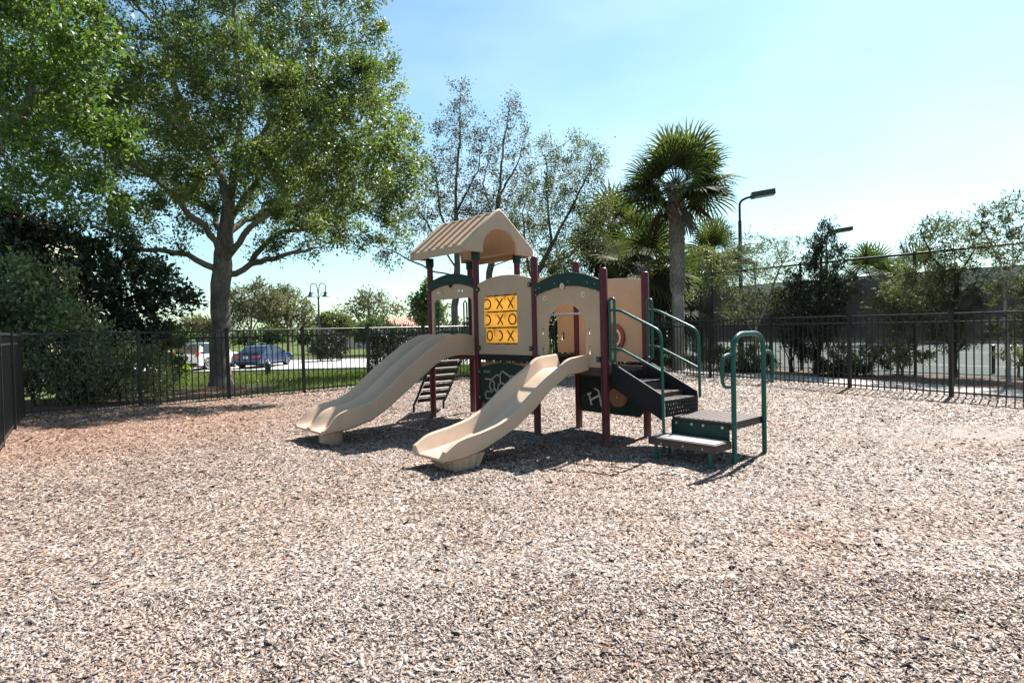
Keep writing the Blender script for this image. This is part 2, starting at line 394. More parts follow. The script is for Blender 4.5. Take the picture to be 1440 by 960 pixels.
# tic tac toe panel
tp = panel2d('tic_tac_toe_panel', [[(-2.235, 1.05), (-1.165, 1.05)]+arc(-1.165, -2.235, 2.015, 2.095), rect(-2.06, -1.43, 1.175, 1.85)[::-1]], .035, MY(-.0), M['tan'], PS, .008)
b = MB()
for x0, x1, z0, z1 in ((-2.10, -1.39, 1.85, 1.885), (-2.10, -1.39, 1.14, 1.175)): b.box(x0, x1, -.0225, -.0195, z0, z1)
clamps([(-2.225, -.02, 1.94), (-2.225, -.02, 1.13), (-1.175, -.02, 1.94), (-1.175, -.02, 1.13)], tp)
b = MB()
for z in (1.195, 1.405, 1.62, 1.832):
    b.tube([(-2.058, .0, z), (-1.432, .0, z)], .009, 8)
for x in (-1.85, -1.64):
    for z in (1.195, 1.405, 1.62, 1.832): b.box(x-.028, x+.028, -.014, .014, z-.014, z+.014)
b.build('tile_rods', M['black_rubber'], tp)
sym = [['o', 'x', 'x'], ['o', 'x', 'o'], ['o', ')', 'x']]
shift = [[-.05, .0, .02], [-.06, .01, .03], [.0, -.04, .0]]
yaw = [[.25, .05, -.1], [.3, -.02, .15], [-.1, .35, .0]]
for i in range(3):
    for j in range(3):
        z = 1.726-i*.214; x = -1.955+j*.21; hw, hh = .0995, .098
        b = MB(); cyw, syw = cos(yaw[i][j]), sin(yaw[i][j])
        # three sided tumbler
        ex, ey = np.array((cyw, syw, 0)), np.array((-syw, cyw, 0)); c = np.array((x, .0, z))
        tri = [c-ex*hw-ey*.045, c+ex*hw-ey*.045, c+ey*.10]
        vs = [p+np.array((0, 0, -hh)) for p in tri]+[p+np.array((0, 0, hh)) for p in tri]
        b.add(vs, [(0, 1, 4, 3), (1, 2, 5, 4), (2, 0, 3, 5), (0, 2, 1), (3, 4, 5)])
        b.mi = 1; q = c-ey*.0475; sh = shift[i][j]; zz = np.array((0, 0, 1.0))
        if sym[i][j] == 'x':
            for sg in (1, -1):
                d = (ex*.058+zz*sg*.066); n = np.linalg.norm(d); pd = np.cross(d/n, ey)
                b.obox(q+ex*sh+ey*(.0006*sg), d, pd*.0095, ey*.002)
        else:
            pts = []
            for k in range(20 if sym[i][j] == 'o' else 9):
                a = 2*pi*k/20 if sym[i][j] == 'o' else -pi/2.2+k*pi/8.8
                p = np.array((.062*cos(a)+sh, .066*sin(a)))
                if p[0] > -hw+.006: pts.append(q+ex*p[0]+zz*p[1])
                elif pts and sym[i][j] == 'o' and len(pts) > 2:
                    if not (len(pts) and pts[0] is None): pts.insert(0, None)
            gap = pts and pts[0] is None
            if gap:
                pts = []
                for k in range(-9, 10):
                    a = pi*k/10; p = np.array((.062*cos(a)+sh, .066*sin(a)))
                    if p[0] > -hw+.006: pts.append(q+ex*p[0]+zz*p[1])
            b.tube(pts, .0095, 6, closed=(sym[i][j] == 'o' and not gap))
        b.build('tile', [M['yellow'], M['symbol']], tp)

# maze panel under the deck
mz = panel2d('maze_panel', [[(-2.235, .29), (-1.165, .29), (-1.165, .93), (-2.235, .93)]], .02, MY(.022), M['orange_disc'], PS, .004)
mg = panel2d('maze_board', [[(-2.245, .37), (-1.16, .37)]+arc(-1.16, -2.245, .845, .925)], .018, MY(-.002), M['green'], mz, .004)
b = MB()
def groove(pts): b.tube([(x, -.0115, z) for x, z in pts], .013, 6)
groove([(-2.12, .70), (-1.98, .70), (-1.93, .66), (-1.93, .58), (-1.98, .53), (-2.1, .53), (-2.13, .48), (-2.1, .43), (-1.8, .44)])
groove([(-2.0, .69), (-2.03, .6), (-2.0, .55)]); groove([(-1.97, .71), (-1.86, .77), (-1.82, .75)])
groove([(-1.80, .66), (-1.80, .78), (-1.75, .82), (-1.62, .76), (-1.45, .76), (-1.38, .70)])
groove([(-1.77+.085*cos(a), .575+.085*sin(a)) for a in np.linspace(0, 2*pi, 19)])
groove([(-1.60, .75), (-1.6, .62), (-1.5, .56), (-1.35, .6)]); groove([(-1.93, .58), (-1.86, .52)])
b.build('maze_groove', M['groove'], mz, smooth=60)
def text(body, size, mtx, m, parent, name='lettering', ext=.001):
    cu = bpy.data.curves.new('t', 'FONT'); cu.body = body; cu.size = size; cu.extrude = ext; cu.align_x = 'CENTER'; cu.align_y = 'CENTER'
    o = bpy.data.objects.new('t', cu); COL.objects.link(o); bpy.context.view_layer.update()
    me = bpy.data.meshes.new_from_object(o.evaluated_get(bpy.context.evaluated_depsgraph_get()))
    bpy.data.objects.remove(o); bpy.data.curves.remove(cu); me.transform(mtx); me.materials.clear()
    return link(name, me, m, parent)
text('START', .055, MY(-.0125) @ Matrix.Translation((-2.08, .80, 0)), M['groove'], mz)
clamps([(-2.215, -.02, .80), (-2.215, -.02, .44), (-1.185, -.02, .80)], mz, 'teal')

# arch panel over the single slide
ap = panel2d('arch_panel', [[(-1.065, .93), (-.90, .93)]+archloop(-.90, -.26, .93, 1.36, 1.675)[2:][::-1]+[(-.26, .93), (-.045, .93)]+arc(-.045, -1.065, 1.89, 2.0),
    rect(-.985, -.945, 1.30, 1.385), rect(-.985, -.945, 1.05, 1.15), rect(-.225, -.185, 1.30, 1.385), rect(-.225, -.185, 1.07, 1.18)], .03, MY(0), M['tan'], PS, .006)
ga = panel2d('arch_trim', [arc(-1.085, -.03, 1.79, 1.885)+arc(-.03, -1.085, 1.915, 2.035)], .022, MY(-.030), M['green'], ap, .005)
for x, z, y in ((-.92, 1.755, -.0), (-.29, 1.765, -.0), (-.60, 1.885, -.024)):
    b = MB(); b.tube([(x, y-.012, z), (x, y-.022, z)], [.036, .033], 18); b.mi = 1; b.tube([(x+.006, y-.021, z-.004), (x+.006, y-.0235, z-.004)], .017, 14)
    b.build('port_disc', [M['cream'], M['tan']], ap, smooth=40)
b = MB(); b.tube([(-.90, -.0, 1.545), (-.28, -.0, 1.545)], .012, 8); b.build('grip_bar', M['steel'], ap, smooth=50)
for x in (-1.05, -.98, -.72, -.5, -.2, -.09):
    for dz in (.0, .07):
        b = MB(); b.tube([(x, -.039, 1.86+dz-.25*(x+.55)**2), (x, -.047, 1.86+dz-.25*(x+.55)**2)], .006, 6); b.build('bolt', M['steel'], ap)
clamps([(-.065, -.02, 1.02), (-1.05, -.02, 1.02)], ap, 'green')
# arch panel over the double slide
ap2 = panel2d('arch_panel', [[(-3.385, 1.06), (-3.335, 1.06), (-3.335, 1.80), (-3.29, 1.85), (-2.43, 1.85), (-2.385, 1.80), (-2.385, 1.06), (-2.335, 1.06)]+arc(-2.335, -3.385, 2.03, 2.13),
    circ(-3.12, 1.95, .024), circ(-2.62, 1.95, .03)], .03, MY(0), M['tan'], PS, .006)
ga2 = panel2d('arch_trim', [arc(-3.40, -2.325, 1.98, 2.065)+arc(-2.325, -3.40, 2.11, 2.205), circ(-2.87, 2.045, .03)], .022, MY(-.030), M['green'], ap2, .005)
for x in (-3.12, -2.62):
    b = MB(); b.tube([(x, -.018, 1.95), (x, -.07, 1.95)], .02, 12); b.build('viewing_port', M['white_plastic'], ap2, smooth=50)
# back panels
bp = panel2d('back_panel', [[(XC+.045, .95), (XD-.045, .95)]+arc(XD-.045, XC+.045, 1.95, 1.985)], .03, MY(PD), M['tan'], PS, .006)
b = MB(); b.mi = 0
def disc(cx_, cz_, r, y0, y1, n=28, hole=0):
    b.tube([(cx_, y0, cz_), (cx_, y1, cz_)], r, n)
disc(-.47, 1.25, .175, PD-.022, PD-.045)
b.mi = 1
for k in range(14):
    a = -.9+k*.135; b.obox((-.47+.115*cos(a), PD-.048, 1.25+.115*sin(a)), (.012*cos(a), 0, .012*sin(a)), (0, .003, 0), (-.006*sin(a), 0, .006*cos(a)))
b.mi = 0; disc(-.47, 1.25, .045, PD-.045, PD-.075)
b.build('spinner_wheel', [M['red_disc'], M['white_plastic']], bp, smooth=40)
bp2 = panel2d('back_panel', [[(XB+.045, 1.05), (-2.05, 1.05), (-2.05, 1.5), (-1.95, 1.66), (-1.55, 1.66), (-1.46, 1.5), (-1.46, 1.05), (XC-.045, 1.05)]+arc(XC-.045, XB+.045, 2.0, 2.10), rect(-1.40, -1.33, 1.21, 1.33)], .03, MY(PD), M['tan'], PS, .006)
bp3 = panel2d('back_panel', [[(XA+.045, 1.05), (XB-.045, 1.05)]+arc(XB-.045, XA+.045, 1.62, 1.70), rect(-3.20, -2.52, 1.18, 1.52)], .03, MY(PD), M['tan'], PS, .006)
b = MB()
for i in range(7): b.tube([(-3.12+i*.09, PD, 1.18), (-3.12+i*.09, PD, 1.52)], .01, 8)
b.build('barrier_bars', M['teal'], bp3, smooth=50)
# music panel under the low deck, at the back
mp_ = panel2d('music_panel', [[(-1.06, .30), (-1.03, .27), (-.10, .27), (-.05, .33), (-.05, .86), (-1.06, .86)]], .022, MY(PD-.01), M['green'], PS, .004)
b = MB(); y = PD-.024
b.mi = 0
for x0, z0, x1, z1 in ((-.90, .50, -.86, .36), (-.86, .52, -.93, .50), (-.87, .43, -.72, .50), (-.74, .56, -.69, .36), (-.74, .56, -.80, .58)):
    b.tube([(x0, y, z0), (x1, y, z1)], .014, 6)
b.build('mallet', M['white_plastic'], mp_)
b = MB(); b.tube([(-.40, y, .50), (-.40, y-.05, .50)], .125, 24); b.mi = 1; b.tube([(-.40, y-.05, .50), (-.40, y-.058, .50)], .012, 10)
b.build('drum', [M['orange_disc'], M['white_plastic']], mp_, smooth=40)
b = MB()
b.tube([(-.98+.05*cos(a), y+.006, .44+.05*sin(a)) for a in np.linspace(0, 2*pi, 17)], .006, 6); b.build('dial', M['teal'], mp_); b = MB(); b.tube([(-.98+.025*cos(a), y+.006, .44+.025*sin(a)) for a in np.linspace(0, 2*pi, 13)], .005, 6)
b.box(-1.0, -.80, y, y+.003, .735, .742); b.build('relief', M['teal'], mp_); b = MB(); b.tube([(-.94, y+.004, .77), (-.94, y+.004, .81), (-.90, y+.004, .81), (-.90, y+.004, .77)], .005, 6)
b.build('relief', M['teal'], mp_)

# roof
rf_y0, rf_y1, ez, pz = -.27, PD+.22, 2.50, 3.07
ym = (rf_y0+rf_y1)/2; xg, xb = XB+.10, XA-.10
def gable(x, th):
    n = 16
    a0, a1 = ym-.33, ym+.33
    outer = [(rf_y0, ez-.02), (rf_y0, ez+.06), (ym-.06, pz-.02), (ym, pz+.01), (ym+.06, pz-.02), (rf_y1, ez+.06), (rf_y1, ez-.02), (a1, ez-.02)]
    inner = [(ym+.33*cos(pi*i/n), ez+.02+.30*sin(pi*i/n)) for i in range(n+1)]
    return outer+inner+[(a0, ez-.02)], x
RF = MB()
# two pitched sheets with ribs and rolled fascia
SE = []
def slope(sg):
    y_e = rf_y0 if sg < 0 else rf_y1
    d = np.array((0, ym-y_e, pz-ez-.05)); L = np.linalg.norm(d); d = d/L; nn = np.array((0, -d[2]*(1 if sg < 0 else -1), abs(d[1]))); nn /= np.linalg.norm(nn)
    o = np.array((0, y_e, ez+.05)); W = xg-.055-xb
    c = o+d*L/2+np.array(((xg-.055+xb)/2, 0, 0))
    RF.obox(c-nn*.013, (W/2, 0, 0), d*(L/2-.005), nn*.013)
    nr = 6
    for i in range(nr):
        xx = xb+.06+i*(W-.05)/nr
        RF.obox(o+d*L*.5+np.array((xx, 0, 0))+nn*.014, (.03, 0, 0), d*(L/2-.012), nn*.016)
    RF.box(xb, xg-.055, min(y_e, y_e+sg*-.025), max(y_e, y_e+sg*-.025), ez-.05, ez+.052)
slope(-1); slope(1)
RF.tube([(xb, ym, pz-.03), (xg-.055, ym, pz-.03)], .035, 10)
roof = RF.build('roof', M['tan'], PS, bevel=.008)
gl, _ = gable(0, 0)
g1 = panel2d('gable', [gl], .07, MX(xg-.02), M['tan'], roof, .018)
g2 = panel2d('gable', [gl], .04, MX(xb+.0), M['tan'], roof, .012)
# vaulted ceiling between the gables
n = 18; vs_ = []; b = MB()
secs = []
for i in range(n+1):
    a = pi*i/n; secs.append(((xb+.03, ym+.335*cos(a), ez+.02+.305*sin(a)), (xg-.05, ym+.335*cos(a), ez+.02+.305*sin(a)), (xg-.05, ym+.35*cos(a), ez+.02+.32*sin(a)), (xb+.03, ym+.35*cos(a), ez+.02+.32*sin(a))))
b.loft(secs); b.build('ceiling_vault', M['tan'], roof, smooth=50)

# slides
def interp(tab, x):
    a = np.array(tab); return np.interp(x, a[:, 0], a[:, 1])
def smooth_interp(tab, x, k=.05):
    return np.mean([interp(tab, x+o) for o in np.linspace(-k, k, 7)])
def make_slide(name, x0, x1, lanes, top, bed, bot, y_end, label=None):
    """y runs 0 (deck) to y_end in front; each section is a closed loop across the slide"""
    secs = []; N = 46
    for i in range(N+1):
        d = y_end*i/N
        zt, zb, zo = smooth_interp(top, d), smooth_interp(bed, d), smooth_interp(bot, d)
        zo = min(zo, zb-.022)
        sec = []; m = 20*lanes
        wall = .045
        for j in range(m+1):
            f = j/m; x = x0+(x1-x0)*f
            ph = (f*lanes) % 1.0
            if f in (0, 1): ph = 0
            e = min(ph, 1-ph)*(x1-x0)/lanes           # distance from the nearest ridge
            if lanes == 1:
                s_ = 1-float(sstep(wall, wall+.075, e))
            else:
                s_ = 1-float(sstep(.012, .125, e))
            rim = 0
            if f < .5 and lanes >= 1: pass
            z = zb+(zt-zb)*s_
            ed = min(f, 1-f)*(x1-x0)
            if ed < .02: z -= (.02-ed)**2*18
            sec.append((x, -d, z))
        ins = .03
        sec += [(x1-.0, -d, (zt+zo)/2), (x1-.004, -d, zo+.02), (x1-ins, -d, zo), (x0+ins, -d, zo), (x0+.004, -d, zo+.02), (x0, -d, (zt+zo)/2)]
        secs.append(sec)
    # rolled lip at the end
    last = secs[-1]; lip = [(x, y-.025, z-.012 if z > bot[-1][1]+.03 else z+.005) for x, y, z in last]; secs.append(lip)
    b = MB(); b.loft(secs)
    return b.build(name, M['slide'], PS, smooth=38)
s1 = make_slide('single_slide', -.80, -.235, 1,
    [(0, 1.07), (.33, 1.045), (.47, .95), (.72, .82), (.96, .66), (1.15, .53), (1.35, .44), (1.6, .385), (1.82, .355), (1.93, .325), (2.02, .255)],
    [(0, .915), (.32, .905), (.47, .83), (.72, .665), (.96, .50), (1.15, .385), (1.35, .295), (1.6, .235), (1.82, .205), (2.02, .185)],
    [(0, .875), (.34, .85), (.62, .70), (.88, .51), (1.13, .36), (1.37, .27), (1.59, .19), (1.82, .15), (2.02, .145)], 2.02)
b = MB()
def taper(cx_, cy_, w0, d0, w1, d1, z0, z1, flutes=True):
    secs = []
    for z, w_, d_ in ((z0, w0, d0), (z1, w1, d1)):
        ring = []
        N = 8
        edge = [(-1, -1, 1, 0), (1, -1, 0, 1), (1, 1, -1, 0), (-1, 1, 0, -1)]
        for ex_, ey_, dx, dy in edge:
            for k in range(N):
                f = k/N*2; q = .012 if k % 2 else 0
                px_, py_ = ex_+dx*f, ey_+dy*f
                nx, ny = (0, ey_) if dx else (ex_, 0)
                ring.append((cx_+px_*w_/2-nx*q, cy_+py_*d_/2-ny*q, z))
        secs.append(ring)
    b.loft(secs)
taper(-.47, -1.745, .30, .26, .40, .40, -.02, .175); b.build('slide_foot', M['slide'], s1)
s2 = make_slide('double_slide', -3.235, -2.385, 2,
    [(0, 1.30), (.1, 1.335), (.25, 1.34), (.39, 1.32), (.64, 1.21), (1.09, .91), (1.51, .585), (1.68, .505), (1.99, .45), (2.11, .40), (2.19, .29), (2.24, .235)],
    [(0, 1.06), (.3, 1.055), (.5, 1.02), (.68, .92), (1.09, .675), (1.51, .385), (1.72, .285), (1.95, .235), (2.24, .205)],
    [(0, 1.17), (.24, 1.165), (.5, 1.03), (.79, .82), (1.10, .60), (1.39, .40), (1.6, .29), (1.9, .21), (2.24, .18)], 2.24)
b = MB()
secs = [[(-2.72+rx*cos(a), -2.02+ry*sin(a), z) for a in np.linspace(0, 2*pi, 29)[:-1]] for rx, ry, z in ((.20, .14, -.02), (.20, .14, .02), (.185, .13, .03), (.20, .145, .215))]
b.loft(secs); b.build('slide_foot', M['slide'], s2, smooth=50)

# climbing ladder at the far end
b = MB()
for y in (.10, .70):
    b.tube([(XA-.02, y, 1.05), (XA-.12, y, .98), (-4.06, y, .26), (-4.15, y, .16), (-4.16, y, -.03)], .02, 10)
ld = b.build('ladder', M['green'], PS, smooth=50)
for i in range(6):
    f = (i+.6)/6.2; x = XA-.13+f*(-4.09-XA+.13); z = .955+f*(.22-.955)
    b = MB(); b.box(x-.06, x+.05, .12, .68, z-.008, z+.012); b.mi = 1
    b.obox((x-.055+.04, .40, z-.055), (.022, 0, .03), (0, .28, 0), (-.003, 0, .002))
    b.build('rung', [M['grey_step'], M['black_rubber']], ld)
for y in (.10, .66):
    b = MB(); b.tube([(XA-.03, y, 1.06), (XA-.03, y, 1.82), (XA-.03, y+.03, 1.86), (XA-.03, y+.06, 1.82), (XA-.03, y+.06, 1.06)], .013, 8)
    b.build('hand_loop', M['teal'], PS, smooth=50)

# steps, transfer platform
ST = MB()
stair = MB()
for y0, y1 in ((.045, .065), (.685, .705)):
    stair.prism([(.06, .985), (.06, .70), (.13, .67), (.735, .385), (.735, .655)], y0, y1, 'y')
st = stair.build('stair', M['black_rubber'], PS, bevel=.004)
for i, (x0, x1, z, zr) in enumerate(((.055, .31, .765, .885), (.31, .56, .655, .765), (.56, .735, .60, .655))):
    b = MB(); b.box(x0, x1, .068, .682, z-.025, z)
    if i: b.box(x0-.012, x0, .068, .682, z, zr-.027)
    else: b.box(x0-.02, x0-.006, .068, .682, z, zr-.02)
    for k in range(6): b.box(x0+.01, x1-.01, .10+k*.1, .115+k*.1, z, z+.005)
    b.build('tread', M['brown_rubber' if i else 'black_rubber'], st, bevel=.004)
# perforated front of the lowest step
holes = [circ(.12+i*.048+(j % 2)*.024, .465+j*.045, .014, 8) for i in range(11) for j in range(3)]
panel2d('perforated_riser', [rect(.068, .684, .432, .60)]+holes, .012, MX(.745), M['black_rubber'], st, .002)
tb = MB(); tb.box(.755, 1.43, .17, .80, .405, .43)
for k in range(12):
    tb.box(.765+k*.056, .79+k*.056, .18, .79, .43, .435)
tb.box(.755, 1.43, .17, .19, .355, .404); tb.box(.755, 1.43, .78, .80, .355, .404); tb.box(1.41, 1.43, .192, .778, .355, .404)
tf = tb.build('transfer_platform', M['brown_rubber'], PS, bevel=.004)
b = MB(); b.box(.755, 1.405, .150, .1685, .215, .402); b.mi = 1
for x in (.82, 1.0, 1.13, 1.34): b.tube([(x, .150, .375), (x, .140, .375)], .015, 12)
b.build('skirt_panel', [M['green'], M['steel']], tf, bevel=.003)
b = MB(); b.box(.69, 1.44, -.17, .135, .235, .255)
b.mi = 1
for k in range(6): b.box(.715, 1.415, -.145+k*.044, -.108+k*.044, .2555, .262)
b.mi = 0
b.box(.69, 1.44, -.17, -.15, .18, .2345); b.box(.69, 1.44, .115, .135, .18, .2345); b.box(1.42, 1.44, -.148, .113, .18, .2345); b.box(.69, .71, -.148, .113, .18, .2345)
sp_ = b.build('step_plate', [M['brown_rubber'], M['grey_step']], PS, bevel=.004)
for x, y in ((.77, -.145), (1.37, -.145), (.77, .09)):
    bb = MB(); bb.tube([(x, y, -.04), (x, y, .20)], .018, 10); bb.build('step_leg', M['teal'], sp_, smooth=50)
for x in (.85, 1.1, 1.31):
    bb = MB(); bb.tube([(x, -.170, .208), (x, -.177, .208)], .009, 8); bb.build('bolt', M['steel'], sp_)
# grab rail hoop with two side loops
def rnd_path(pts, r, n=6):
    P = [np.array(p, float) for p in pts]; out = [P[0]]
    for i in range(1, len(P)-1):
        a, c, b_ = P[i-1], P[i], P[i+1]
        u = (a-c); lu = np.linalg.norm(u); v = (b_-c); lv = np.linalg.norm(v); q = min(r, lu*.5, lv*.5)
        p0, p1 = c+u/lu*q, c+v/lv*q
        for k in range(n+1):
            f = k/n; out.append((1-f)**2*p0+2*f*(1-f)*c+f*f*p1)
    out.append(P[-1]); return out
b = MB(); b.tube(rnd_path([(1.455, .16, -.05), (1.455, .16, 1.29), (1.455, .78, 1.29), (1.455, .78, -.05)], .20, 8), .0245, 14)
hp = b.build('grab_hoop', M['teal'], PS, smooth=60)
for y0, y1 in ((.145, -.05), (.795, .99)):
    b = MB(); b.tube(rnd_path([(1.455, y0, 1.10), (1.455, y1, 1.09), (1.455, y1, .79), (1.455, y0, .78)], .15, 8), .0165, 12); b.build('grab_loop', M['teal'], hp, smooth=60)
# stair handrails with end loops
for y, zl in ((.03, -.04), (.735, .58)):
    b = MB()
    b.tube(rnd_path([(.05, y, 1.575), (.19, y, 1.57), (.735, y, 1.325), (.745, y, zl)], .09, 6), .0155, 12)
    b.tube(rnd_path([(.05, y, 1.145), (.20, y, 1.14), (.735, y, .905)], .05, 5), .013, 10)
    hr = b.build('handrail', M['teal'], PS, smooth=60)
    b = MB(); b.tube(rnd_path([(.055, y, 1.30), (.055, y, 1.70), (.125, y, 1.70), (.125, y, 1.0), (.055, y, 1.0), (.055, y, 1.30)], .035, 5), .017, 10)
    b.build('hand_loop', M['teal'], hr, smooth=60)

# ================================================================= SETTING
def sheet(name, xs, ys, m, dz, hf=hgt, kind='structure'):
    X, Y = np.meshgrid(xs, ys); Z = hf(X, Y)+dz
    V = np.stack([X, Y, Z], -1).reshape(-1, 3); nx = len(xs); ny = len(ys)
    i, j = np.meshgrid(np.arange(nx-1), np.arange(ny-1)); q = (j*nx+i).ravel()
    return tag(mesh_np(name, V, np.stack([q, q+1, q+1+nx, q+nx], 1), m, smooth=True), kind=kind)
def grade(a, b, fine, n):
    return np.concatenate([np.linspace(-1500, a, n)[:-1]*1.0, np.arange(a, b, fine), np.linspace(b, 1500, n)])
sheet('ground', grade(-60, 60, 1.0, 14), np.concatenate([np.linspace(-300, -10, 6)[:-1], np.arange(-10, 90, 1.0), np.linspace(90, 2200, 16)]), M['terrain'], -.03)
def poly_sheet(name, pts, m, z, step=None):
    me = bpy.data.meshes.new(name); me.from_pydata([(x, y, z) for x, y in pts], [], [tuple(range(len(pts)))]); me.update()
    if me.polygons[0].normal.z < 0: me.flip_normals()
    return tag(link(name, me, m), kind='structure')
# fence lines
CL = np.array((-8.62, 10.60)); CB = np.array((2.47, 20.02)); CR = np.array((9.9, 6.3))
LD = np.array((.5841, -.8117)); CLn = CL+LD*9.5
poly_sheet('soil', [CL+(.0, .0), CB, CR, (13, 1), (13, -6), (-13, -6), CLn], M['chip_bed'], -.024)
RD = (CR-CB)/np.linalg.norm(CR-CB); RN = np.array((-RD[1], RD[0]))      # outward normal of right fence
if RN[0] < 0: RN = -RN
def strip(name, p, d, n, a, b, l0, l1, m, z):
    return poly_sheet(name, [p+d*l0+n*a, p+d*l1+n*a, p+d*l1+n*b, p+d*l0+n*b], m, z)
strip('path', CB, RD, RN, .35, 2.35, -2, 22, M['path'], -.014)
strip('planting_bed', CB, RD, RN, 2.35, 7.5, -2, 22, M['bed'], -.018)
# parking lot
poly_sheet('parking_lot', [(-60, 35.2), (-2, 36.5), (0, 50), (-60, 48)], M['lot'], -.84)
b = MB(); b.obox((-31, 35.75, -.83), (29.01, .647, 0), (0, .09, 0), (0, 0, .075)); tag(b.build('kerb', M['kerb']), kind='structure')
b = MB(); b.obox((-30, 49.15, -.83), (30, 1.0, 0), (0, .09, 0), (0, 0, .075)); tag(b.build('kerb', M['kerb']), kind='structure')

def relief(x, y):
    """scuffed hollows and low heaps of the loose chips"""
    r = .012*np.sin(x*1.7+1.3*np.sin(y*1.1))*np.sin(y*1.9+.8*np.sin(x*1.4+2))+.008*np.sin(x*4.3+2*np.sin(y*2.7))*np.sin(y*3.9+1.5*np.sin(x*2.9))+.005*np.sin(x*9.1+y*5.3)*np.sin(y*10.3-x*4.7)
    # worn hollows where the slides end and at the foot of the steps
    for hx, hy, hr, hd in ((-1.75, 6.75, .6, .022), (-.75, 5.35, .6, .026), (2.0, 5.2, .6, .02)):
        r = r-hd*np.exp(-((x-hx)**2+(y-hy)**2)/hr**2)
    return r+.034
xs, ys = np.arange(-13, 13, .1), np.arange(-3, 20.2, .1); X, Y = np.meshgrid(xs, ys); nx = len(xs)
i, j = np.meshgrid(np.arange(nx-1), np.arange(len(ys)-1)); q = (j*nx+i).ravel()
ok = ((X-CL[0])*-.648+(Y-CL[1])*.762 < .32) & ((X-CB[0])*RN[0]+(Y-CB[1])*RN[1] < .35) & ((X-CL[0])*-.8117+(Y-CL[1])*-.5841 < .2); okf = ok.ravel()[q] & ok.ravel()[q+1] & ok.ravel()[q+nx] & ok.ravel()[q+nx+1]; q = q[okf]
tag(mesh_np('wood_chip_bed', np.stack([X, Y, relief(X, Y)+.006], -1).reshape(-1, 3), np.stack([q, q+1, q+1+nx, q+nx], 1), M['chip_bed'], smooth=True), kind='structure')
